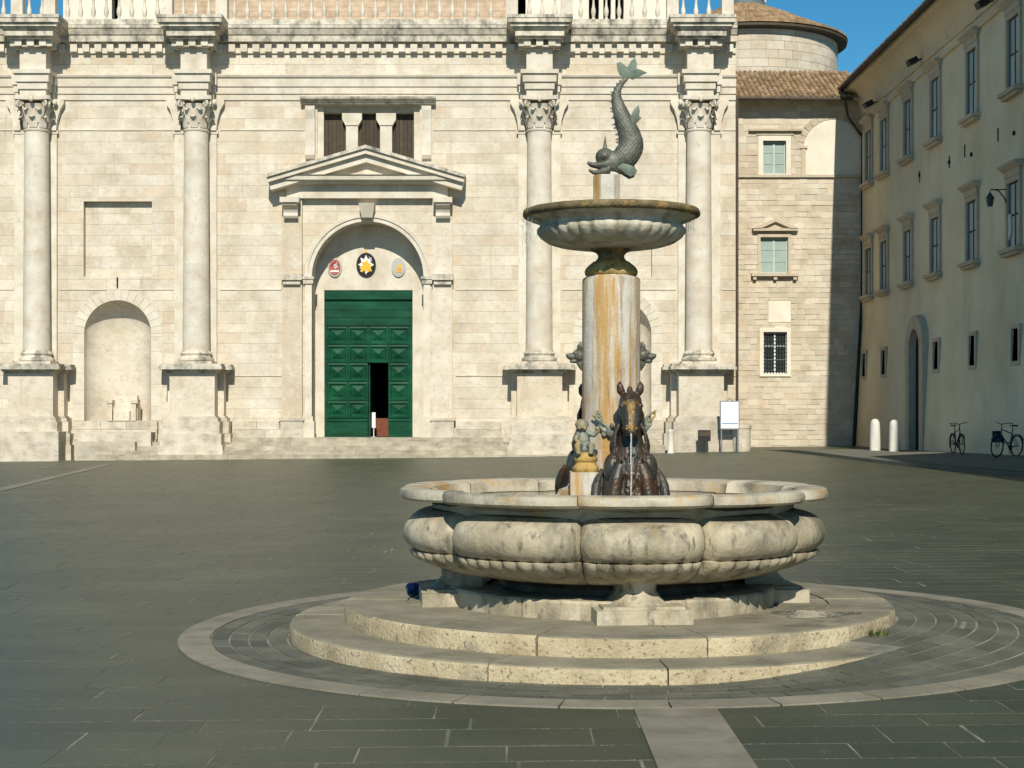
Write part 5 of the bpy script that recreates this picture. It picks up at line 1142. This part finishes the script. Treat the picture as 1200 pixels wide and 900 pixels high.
for dy in (-0.07, 0.07):
    fin([(723, 197), (729, 193), (738, 195), (746, 201), (744, 206), (738, 208.5), (732, 205), (727, 201)], 0.02, dy, name='pectoral_fin')
mb = MB()
for i in range(14):
    t = i/13; j = 18 + int(t*22); j = min(j, len(PP) - 2); p = PP[j]; q = PP[j+1]; tn = (q - p).normalized(); nn_ = Vector((-tn.z, 0, tn.x)); nn_ = nn_ if nn_.x < 0 else -nn_
    b = p + nn_*RR[j]*0.92; s_ = RR[j]*0.28 + 0.006; mb.prism([(b - tn*s_*0.6)[:], (b + tn*s_*0.6)[:], (b + nn_*s_*1.1 + tn*s_*0.3)[:]], (0, 0.012, 0))
mb.build('spines', 'bronze', dol)
mb = MB(); mb.tube([D(709, 176)[:], D(709, 168)[:], D(709.2, 160)[:]], [0.02, 0.011, 0.003], 10); mb.build('nozzle', 'bronze', dol, 60)

# bronze horses
def horse_mesh():
    mb = MB()
    secs = [(-0.14, 0.23, 0.21, 0.02), (-0.04, 0.225, 0.205, 0.02), (0.06, 0.215, 0.2, 0.015), (0.16, 0.20, 0.185, 0.01), (0.25, 0.18, 0.165, 0.015), (0.33, 0.142, 0.145, 0.025), (0.41, 0.108, 0.13, 0.04), (0.49, 0.09, 0.12, 0.048), (0.57, 0.088, 0.115, 0.045), (0.65, 0.08, 0.1, 0.035), (0.72, 0.074, 0.085, 0.02), (0.77, 0.06, 0.06, 0.015)]
    n = 24; vs = []
    for (z, rx, ry, yc) in secs:
        for i in range(n):
            a = 2*math.pi*i/n; vs.append((rx*math.sin(a), yc - ry*math.cos(a), z))
    mb.add(vs, [(k*n+i, k*n+(i+1) % n, (k+1)*n+(i+1) % n, (k+1)*n+i) for k in range(len(secs)-1) for i in range(n)] + [tuple(reversed(range(n))), tuple(range((len(secs)-1)*n, len(secs)*n))])
    # long head hanging forward: sections along the nose line (y, z, half width, half depth)
    hs_ = [(0.03, 0.765, 0.066, 0.05), (-0.03, 0.75, 0.082, 0.07), (-0.075, 0.71, 0.088, 0.082), (-0.105, 0.665, 0.083, 0.078), (-0.13, 0.615, 0.068, 0.062), (-0.15, 0.57, 0.06, 0.052), (-0.165, 0.535, 0.06, 0.048), (-0.172, 0.51, 0.055, 0.042), (-0.172, 0.492, 0.035, 0.025)]
    P9 = [Vector((0, y, z)) for y, z, a, b in hs_]; mb.tube([tuple(p) for p in P9], [b for y, z, a, b in hs_], 20, flat=[a/b for y, z, a, b in hs_], up=(0, -1, 0.6))
    mb.ball((0, -0.05, 0.64), (0.07, 0.08, 0.085), 14, 10)
    mb.ball((0, -0.12, 0.24), (0.085, 0.075, 0.12), 14, 10)
    for s in (-1, 1):
        mb.ball((s*0.125, -0.06, 0.25), (0.075, 0.09, 0.12), 14, 10); mb.ball((s*0.058, -0.05, 0.65), (0.032, 0.055, 0.06), 12, 8)
        for q in range(5):      # wet locks of the mane along the neck
            y0_ = 0.10 - q*0.03; pth = [(s*(0.075 + 0.012*k + 0.01*math.sin(k*1.7 + q)), y0_ - 0.004*k, 0.70 - 0.045*q*0.4 - 0.058*k) for k in range(7)]
            mb.tube(pth, [0.012, 0.015, 0.015, 0.014, 0.013, 0.011, 0.006], 7)
        pth = [(s*(0.2 + 0.055*math.sin(k*0.5)), 0.07 - 0.03*k, 0.24 - 0.06*k) for k in range(6)]; mb.tube(pth, [0.02, 0.035, 0.04, 0.038, 0.035, 0.03], 8)
    for s in (-1, 1):
        mb.tube([(s*0.05, 0.0, 0.785), (s*0.07, -0.012, 0.825), (s*0.078, -0.014, 0.862), (s*0.074, -0.005, 0.895)], [0.022, 0.032, 0.024, 0.005], 10, flat=0.6, up=(1, 0, 0))
        mb.ball((s*0.066, -0.115, 0.712), (0.027, 0.03, 0.018), 10, 8); mb.ball((s*0.036, -0.205, 0.545), (0.019, 0.016, 0.017), 10, 8)
        mb.tube([(s*0.075, -0.13, 0.28), (s*0.11, -0.165, 0.18), (s*0.125, -0.18, 0.06), (s*0.125, -0.19, -0.1)], [0.05, 0.05, 0.045, 0.05], 12)
        mb.ball((s*0.02, -0.175, 0.498), (0.03, 0.02, 0.014), 10, 8)
    for i in range(12):
        t = i/11; mb.ball((0.025*math.sin(i*2.1), 0.09 + 0.09*math.sin(math.pi*t*0.8), 0.82 - 0.45*t), (0.024, 0.045, 0.04), 10, 8)
    for i in range(6): mb.ball((0.022*math.sin(i*1.9), -0.0 - 0.022*i, 0.812 - 0.014*i), (0.02, 0.02, 0.024), 8, 6)
    for i in range(60): # curls of wet hair on the breast
        u, w = random.uniform(-0.13, 0.13), random.uniform(-0.02, 0.34); yb_ = -0.18 + abs(u)*abs(u)*4 + max(0, w - 0.2)*0.2; mb.tube([(u, yb_, w + 0.03), (u + random.uniform(-.02, .02), yb_ - 0.012, w), (u + random.uniform(-.02, .02), yb_, w - 0.035)], [0.008, 0.013, 0.006], 6)
    me = subd(mb, 'horse', 0.0062, 1, 0.4)
    me.materials.append(T['horse']); me.materials.append(T['gilt'])
    for p in me.polygons:
        x, y, z = p.center; half = 0.016 + 0.02*max(0, (z - 0.6)/0.14)
        if y < -0.09 and 0.53 < z < 0.745 and (abs(x) < half or z < 0.575 and abs(x) < 0.04 or 0.722 < z and abs(x) < 0.06) and p.normal.y < -0.3: p.material_index = 1
    return me
hm = horse_mesh()
ho = link('bronze_horse', hm, None, fo); ho.matrix_parent_inverse = Matrix.Translation(-Vector(ORG[fo.name])); ho.location = (PX(738.5, 11.6), 11.60, 0.985); ho.rotation_euler = (0, 0, R(-2))
h2 = link('bronze_horse', hm, None, fo); h2.location = (FX - 0.13, 12.60, 0.985); h2.rotation_euler = (0, 0, R(176))
MB().box(ho.location.x - 0.2, ho.location.x + 0.2, 11.3, 11.8, 0.6, 1.01).build('horse_block', 'shaft', fo)
# small figure on its own pedestal, left of the horse
YPu = 11.74; pxm = PX(684.5, YPu); kk = YPu/F
pp = MB(); pp.box(pxm - 16.5*kk, pxm + 16.5*kk, YPu - 0.1, YPu + 0.2, 0.66, PZ(553, YPu)); pp = pp.build('figure_pedestal', 'shaft', fo); ORG[pp.name] = (0, 0, 0)
MB().lathe([(14*kk, 0), (15.5*kk, 0.015), (15.5*kk, 0.04), (13*kk, 0.055), (12*kk, 0.075), (14*kk, 0.09), (13.5*kk, 0.11), (11*kk, 0.125), (11*kk, 0.15)], 24, (pxm + 0.012, YPu, PZ(553.5, YPu))).build('base', 'collar', pp, 50)
mb = MB(); zb = PZ(531, YPu); cx = pxm + 0.0
mb.ball((cx, YPu, zb + 0.035), (0.075, 0.07, 0.05), 14, 10); mb.ball((cx - 0.005, YPu, zb + 0.11), (0.056, 0.05, 0.075), 14, 10); mb.ball((cx - 0.02, YPu - 0.01, zb + 0.225), (0.05, 0.05, 0.052), 14, 10)
mb.ball((cx - 0.02, YPu - 0.062, zb + 0.215), (0.012, 0.014, 0.014), 8, 6)
for s in (-1, 1): mb.ball((cx - 0.02 + s*0.022, YPu - 0.05, zb + 0.205), (0.017, 0.015, 0.015), 8, 6)
for i in range(11):
    a = i*0.62; mb.ball((cx - 0.02 + 0.046*math.cos(a), YPu + 0.005, zb + 0.24 + 0.032*math.sin(a)), 0.016, 8, 6)
mb.tube([(cx + 0.03, YPu - 0.02, zb + 0.165), (cx + 0.085, YPu - 0.04, zb + 0.15), (cx + 0.115, YPu - 0.06, zb + 0.19), (cx + 0.10, YPu - 0.07, zb + 0.215)], [0.026, 0.023, 0.02, 0.024], 10)
mb.tube([(cx - 0.05, YPu - 0.02, zb + 0.165), (cx - 0.075, YPu - 0.06, zb + 0.11), (cx - 0.03, YPu - 0.09, zb + 0.07)], [0.026, 0.023, 0.018], 10)
for s in (-1, 1): mb.tube([(cx + s*0.035, YPu - 0.03, zb + 0.05), (cx + s*0.06, YPu - 0.095, zb + 0.06), (cx + s*0.05, YPu - 0.10, zb - 0.01)], [0.036, 0.03, 0.02], 10)
mb.xf(Matrix.Translation((cx, YPu, zb)) @ Matrix.Scale(0.88, 4) @ Matrix.Translation((-cx, -YPu, -zb + 0.004))); link('figure', subd(mb, 'figure', 0.005, 1), 'putto', pp)
# grotesque heads on either side of the shaft and bronze scrolls
for sg, py_ in ((-1, 416), (1, 416)):
    mb = MB(); z = PZ(py_, FY); x0_ = FX + sg*0.215
    mb.ball((x0_ + sg*0.025, FY, z), (0.052, 0.055, 0.055), 14, 10); mb.ball((x0_ + sg*0.085, FY, z - 0.012), (0.045, 0.036, 0.028), 12, 8); mb.ball((x0_ + sg*0.115, FY, z - 0.002), (0.02, 0.028, 0.014), 10, 8)
    mb.ball((x0_ + sg*0.07, FY, z - 0.05), (0.035, 0.03, 0.014), 10, 8)
    for s in (-1, 1): mb.tube([(x0_ + sg*0.02, FY + s*0.03, z + 0.03), (x0_ + sg*0.03, FY + s*0.045, z + 0.07), (x0_ + sg*0.015, FY + s*0.05, z + 0.105)], [0.022, 0.018, 0.004], 8); mb.ball((x0_ + sg*0.065, FY + s*0.028, z + 0.018), 0.015, 8, 6)
    mb.tube([(x0_, FY, z - 0.03), (x0_ + sg*0.025, FY, z - 0.075), (x0_ + sg*0.01, FY, z - 0.12)], [0.03, 0.026, 0.008], 8)
    link('mask_head', subd(mb, 'mask_head', 0.006, 2), 'bronze', sh)
for (px_, s) in ((713, -1), (752, 1)):
    mb = MB(); b = Vector((PX(px_, 11.8), 11.85, PZ(508, 11.8)))
    for q in range(3):
        path = [b + Vector((s*0.012*k + 0.025*math.sin(k*0.9 + q*2.1), 0.01*q, 0.022*k - 0.012*q)) for k in range(9)]; mb.tube([tuple(p) for p in path], [0.016 - 0.001*k for k in range(9)], 8)
    mb.ball((b + Vector((s*-0.02, 0, 0.01)))[:], (0.035, 0.03, 0.045), 8, 6)
    mb.ball((b + Vector((s*-0.03, 0.02, 0.05)))[:], (0.02, 0.08, 0.03), 8, 6)
    link('scroll', subd(mb, 'scroll', 0.006, 1), 'putto', sh)
# falling water: threads and drops
def thread(x, y, z0, z1, r=0.0022):
    mb = MB(); z = z0
    while z > z1:
        ln = random.uniform(0.03, 0.09); mb.tube([(x + random.uniform(-.002, .002), y, z), (x + random.uniform(-.002, .002), y, z - ln*0.5), (x + random.uniform(-.002, .002), y, z - ln)], [r*0.6, r, r*0.5], 6); z -= ln + random.uniform(0.0, 0.03)
    return mb
for (px_, py1, dy) in ((612.5, 300, 0.02), (614, 280, -0.06), (616.5, 305, 0.08), (618.5, 290, -0.12), (621, 276, 0.14), (624, 282, -0.2), (813, 268, 0.03), (810, 275, -0.1), (807, 266, -0.16)):
    thread(PX(px_, FY + dy), FY + dy, 3.14, PZ(py1, FY), 0.0026).build('water_thread', 'spray', fo, 60)
hx_, hy_ = PX(739.5, 11.38), 11.39
mb = MB()
path = [Vector((hx_ + 0.002*math.sin(i), hy_ - 0.028*math.sqrt(i/12), 1.50 - 0.51*(i/12)**1.3)) for i in range(13)]
mb.tube([tuple(p) for p in path], [0.0045 + 0.003*abs(math.sin(i*1.7)) for i in range(13)], 8); mb.build('water_jet', 'spray', fo, 60)
thread(PX(703, FY), FY, PZ(105, FY), PZ(150, FY), 0.0016).build('water_thread', 'spray', fo, 60)
# things lying on the steps
mb = MB(); n = 26; pts = []
for i in range(n):
    a = 2*math.pi*i/n; q = 1 + 0.25*math.sin(3*a + 1) + 0.15*math.sin(5*a); pts.append((2.14 + 0.27*q*math.cos(a), 11.2 + 0.20*q*math.sin(a), 0.2195))
mb.add(pts + [(2.14, 11.2, 0.2215)], [(i, (i+1) % n, n) for i in range(n)]); tag(mb.build('puddle', 'water', smooth=60), 'shallow water puddle shining on the upper fountain step', 'puddle')
mb = MB(); b = Vector((-0.77, 12.5, 0.216)); vs = []
for j in range(7):
    for i in range(12):
        a = 2*math.pi*i/12; rr_ = 0.78*[0.03, 0.06, 0.07, 0.075, 0.07, 0.055, 0.02][j]*random.uniform(0.75, 1.25); vs.append((b.x + rr_*math.cos(a)*1.15, b.y + rr_*math.sin(a), b.z + [0, 0.004, 0.02, 0.04, 0.06, 0.078, 0.085][j]))
mb.add(vs, [(j*12+i, j*12+(i+1) % 12, (j+1)*12+(i+1) % 12, (j+1)*12+i) for j in range(6) for i in range(12)] + [tuple(reversed(range(12))), tuple(range(72, 84))])
tag(mb.build('plastic_bag', 'bag'), 'crumpled dark blue plastic bag lying by the left fountain foot', 'bag')
wt = thing('weed', 'small green weed growing between the two fountain steps', 'weed', (2.50, 10.78, 0.088))
mb = MB()
for i in range(46):
    a = random.uniform(0, 6.28); l = random.uniform(0.04, 0.12); b = Vector((2.50 + random.uniform(-.05, .05), 10.78 + random.uniform(-.04, .04), 0.085)); d = Vector((math.cos(a)*0.5, math.sin(a)*0.5, 1)).normalized(); s_ = Vector((-math.sin(a), math.cos(a), 0))*0.006; t = b + d*l
    mb.add([(b - s_)[:], (b + s_)[:], (b + d*l*0.6 + s_*1.3)[:], t[:], (b + d*l*0.6 - s_*1.3)[:]], [(0, 1, 2, 3, 4)], random.random())
mb.build('leaves', 'weed', wt, stuff=True)

# ================================================================== OBJECTS IN THE SQUARE
def bollard(px, Y, label):
    x = PX(px, Y); z = pz(x, Y); h = 37*Y/F; r = 6.0*Y/F; t = thing('stone_bollard', label, 'bollard', (x, Y, z), 'stone bollards by the palace portal')
    b = random.random()
    MB().lathe([(r, -0.05), (r*1.02, 0.05), (r, h*0.4), (r*0.95, h*0.8), (r*0.86, h*0.9), (r*0.6, h*0.97), (r*0.2, h)], 20, (x, Y, z), mod=lambda q, zz, a: q*(1 + 0.03*math.sin(2*a + zz*5 + b*6) + 0.02*math.sin(5*a + zz*11)) + 0.03*max(0, 0.15 - zz)).build('shaft', 'marble', t, 45)
bollard(1025.5, 55.6, 'rounded white stone bollard next to the dark drainpipe corner of the palace'); bollard(1048, 54.0, 'rounded white stone bollard right in front of the palace portal')

def bicycle(label, loc, rot, paint, lean=0.0):
    t = thing('bicycle', label, 'bicycle', loc, 'bicycles parked against the palace wall'); M = Matrix.Translation(loc) @ Matrix.Rotation(rot, 4, 'Z') @ Matrix.Rotation(lean, 4, 'X') @ Matrix.Scale(0.92, 4)
    r = 0.335; wb = 1.05                     # along local x, front at +x
    for wx_, nm in ((-wb/2, 'wheel'), (wb/2, 'wheel')):
        mb = MB(); n = 36; vs = []
        for i in range(n):
            a = 2*math.pi*i/n
            for j in range(8):
                b = 2*math.pi*j/8; vs.append((wx_ + (r - 0.02 + 0.024*math.cos(b))*math.cos(a), 0.02*math.sin(b), r + (r - 0.02 + 0.024*math.cos(b))*math.sin(a)))
        mb.add(vs, [(i*8+j, i*8+(j+1) % 8, ((i+1) % n)*8+(j+1) % 8, ((i+1) % n)*8+j) for i in range(n) for j in range(8)]); mb.xf(M); w = mb.build(nm, 'tyre', t, 60); ORG[w.name] = (0, 0, 0)
        w.matrix_parent_inverse = Matrix.Translation(-Vector(loc))
        mb = MB()
        for i in range(18):
            a = 2*math.pi*i/18; mb.tube([(wx_, 0.02*(-1)**i, r), (wx_ + (r-0.035)*math.cos(a), 0, r + (r-0.035)*math.sin(a))], 0.0022, 4)
        mb.tube([(wx_, -0.05, r), (wx_, 0.05, r)], 0.022, 8); mb.xf(M); mb.build('spokes', 'chrome', w)
    tubes = [((-0.13, 0, 0.29), (-0.25, 0, 0.80), 0.017), ((-0.13, 0, 0.29), (0.36, 0, 0.72), 0.02), ((-0.22, 0, 0.72), (0.33, 0, 0.84), 0.017), ((0.37, 0, 0.68), (0.32, 0, 0.92), 0.02)]
    for s in (-1, 1): tubes += [((-0.13, 0.02*s, 0.29), (-wb/2, 0.055*s, r), 0.011), ((-0.23, 0.01*s, 0.74), (-wb/2, 0.055*s, r), 0.010), ((0.37, 0.03*s, 0.66), (wb/2, 0.05*s, r), 0.013)]
    mb = MB()
    for a, b, q in tubes: mb.tube([a, b], q, 8)
    mb.xf(M); mb.build('frame', paint, t, 50)
    mb = MB(); mb.tube([(0.32, 0, 0.92), (0.34, 0, 1.0)], 0.014, 8); mb.tube([(0.2, -0.3, 1.03), (0.3, -0.2, 1.05), (0.35, 0, 1.0), (0.3, 0.2, 1.05), (0.2, 0.3, 1.03)], 0.013, 8); mb.xf(M); mb.build('handlebar', 'bikedark', t, 50)
    mb = MB(); mb.tube([(-0.25, 0, 0.80), (-0.27, 0, 0.92)], 0.014, 8); mb.add([(-0.42, -0.09, 0.93), (-0.42, 0.09, 0.93), (-0.3, 0.08, 0.935), (-0.12, 0.02, 0.935), (-0.12, -0.02, 0.935), (-0.3, -0.08, 0.935), (-0.41, -0.08, 0.98), (-0.41, 0.08, 0.98), (-0.3, 0.06, 0.965), (-0.11, 0.015, 0.965), (-0.11, -0.015, 0.965), (-0.3, -0.06, 0.965)],
        [(0,1,2,3,4,5), (6,11,10,9,8,7)] + [(i, (i+1) % 6, (i+1) % 6 + 6, i + 6) for i in range(6)]); mb.xf(M); mb.build('saddle', 'tyre', t, 50)
    mb = MB(); mb.lathe([(0.095, -0.006), (0.095, 0.006)], 20); mb.xf(M @ Matrix.Translation((-0.13, 0.04, 0.29)) @ Matrix.Rotation(R(90), 4, 'X')); mb.build('chainring', 'iron', t)
    mb = MB(); mb.tube([(-0.13, 0.05, 0.29), (-0.05, 0.07, 0.14)], 0.01, 6); mb.tube([(-0.13, -0.05, 0.29), (-0.21, -0.07, 0.44)], 0.01, 6); mb.box(-0.09, -0.01, 0.07, 0.16, 0.125, 0.15); mb.box(-0.25, -0.17, -0.16, -0.07, 0.43, 0.455); mb.xf(M); mb.build('pedals', 'tyre', t)
    for wx_, a0, a1 in ((-wb/2, 20, 200), (wb/2, 30, 170)):
        mb = MB(); path = [(wx_ + (r+0.03)*math.cos(R(a0 + (a1-a0)*i/12)), 0, r + (r+0.03)*math.sin(R(a0 + (a1-a0)*i/12))) for i in range(13)]; mb.tube(path, 0.028, 6, flat=0.25, up=(0, 1, 0)); mb.xf(M); mb.build('mudguard', paint, t, 50)
    return t
b1 = (13.72, 48.6, pz(13.72, 48.6)); b2 = (13.75, 43.9, pz(13.75, 43.9))
bicycle('small dark bicycle parked head-on with its handlebar towards the square', b1, R(-90), 'bikedark', R(2))
t2 = bicycle('blue bicycle with a dark shopping bag parked slantwise along the palace wall', b2, R(-140), 'bikeblue', R(-3))
mb = MB(); mb.box(-0.16, 0.16, -0.2, -0.05, 0.42, 0.78); mb.xf(Matrix.Translation(b2) @ Matrix.Rotation(R(-140), 4, 'Z') @ Matrix.Scale(0.88, 4) @ Matrix.Translation((0.33, 0, 0.05))); mb.build('pannier', 'tyre', t2)

# stone drum planter, notice board, small dark box on a stake, grey post
Yb = 58.6; x = PX(868.5, Yb); z = g(x, Yb); r = 11.3*Yb/F; h = PZ(498, Yb) - z
t = thing('stone_planter', 'round pale stone drum bin standing beside the notice board', 'planter', (x, Yb, z))
o = MB().lathe([(r*0.93, -0.02), (r*0.93, 0.05), (r*0.97, 0.06), (r, h*0.85), (r*1.06, h*0.87), (r*1.08, h*0.93), (r*1.05, h), (r*0.9, h), (r*0.88, h - 0.15), (0.02, h - 0.16)], 28, (x, Yb, z), cap=False).build('drum', 'plinth', t, 40)
Yb = 58.0; xa, xb = PX(845, Yb), PX(865.5, Yb); z = g(xa, Yb)
t = thing('notice_board', 'white notice board in a grey metal frame on two legs before the pier', 'notice board', ((xa + xb)/2, Yb, z))
za, zb = PZ(502, Yb), PZ(471, Yb)
mb = MB(); mb.box(xa - 0.04, xb + 0.04, Yb, Yb + 0.06, za - 0.04, zb + 0.04); mb.build('frame', 'greymetal', t)
pn = MB().box(xa, xb, Yb - 0.012, Yb + 0.01, za, zb).build('panel', 'white', t); ORG[pn.name] = (0, 0, 0); pn.matrix_parent_inverse = Matrix.Translation(-Vector(ORG[t.name]))
MB().box(xa + 0.03, xb - 0.03, Yb - 0.018, Yb - 0.01, za + 0.16, za + 0.2).build('printed_line', 'bluelines', pn)
for q in (xa + 0.02, xb - 0.02): MB().tube([(q, Yb + 0.05, z - 0.05), (q, Yb + 0.05, zb)], 0.03, 8).build('leg', 'greymetal', t, 50)
mb = MB(); mb.tube([((xa+xb)/2 - 0.12, Yb + 0.03, zb + 0.03), ((xa+xb)/2, Yb + 0.03, zb + 0.14), ((xa+xb)/2 + 0.12, Yb + 0.03, zb + 0.03)], 0.02, 6); mb.build('top_hook', 'greymetal', t)
Yb = 57.9; x = PX(825.5, Yb); z = g(x, Yb); w = 7.3*Yb/F
t = thing('box_sign', 'small dark grey box sign on a thin stake before the pier', 'sign', (x, Yb, z))
MB().box(x - w, x + w, Yb, Yb + 0.1, PZ(517, Yb), PZ(504, Yb)).build('panel', 'iron', t); MB().box(x - w + 0.04, x + w - 0.04, Yb - 0.01, Yb + 0.01, PZ(511, Yb), PZ(505.5, Yb)).build('face', 'pipe', t)
MB().tube([(x, Yb + 0.05, z - 0.05), (x, Yb + 0.05, PZ(516, Yb))], 0.02, 6).build('stake', 'iron', t)
Yb = 57.7; x = PX(786, Yb); z = g(x, Yb); h = PZ(503, Yb) - z
t = thing('grey_post', 'short pale grey post standing before the right pedestal of the cathedral', 'post', (x, Yb, z))
MB().lathe([(0.13, -0.05), (0.13, 0.04), (0.11, 0.06), (0.11, h - 0.1), (0.12, h - 0.08), (0.1, h - 0.02), (0.04, h)], 16, (x, Yb, z)).build('shaft', 'marble', t, 45)
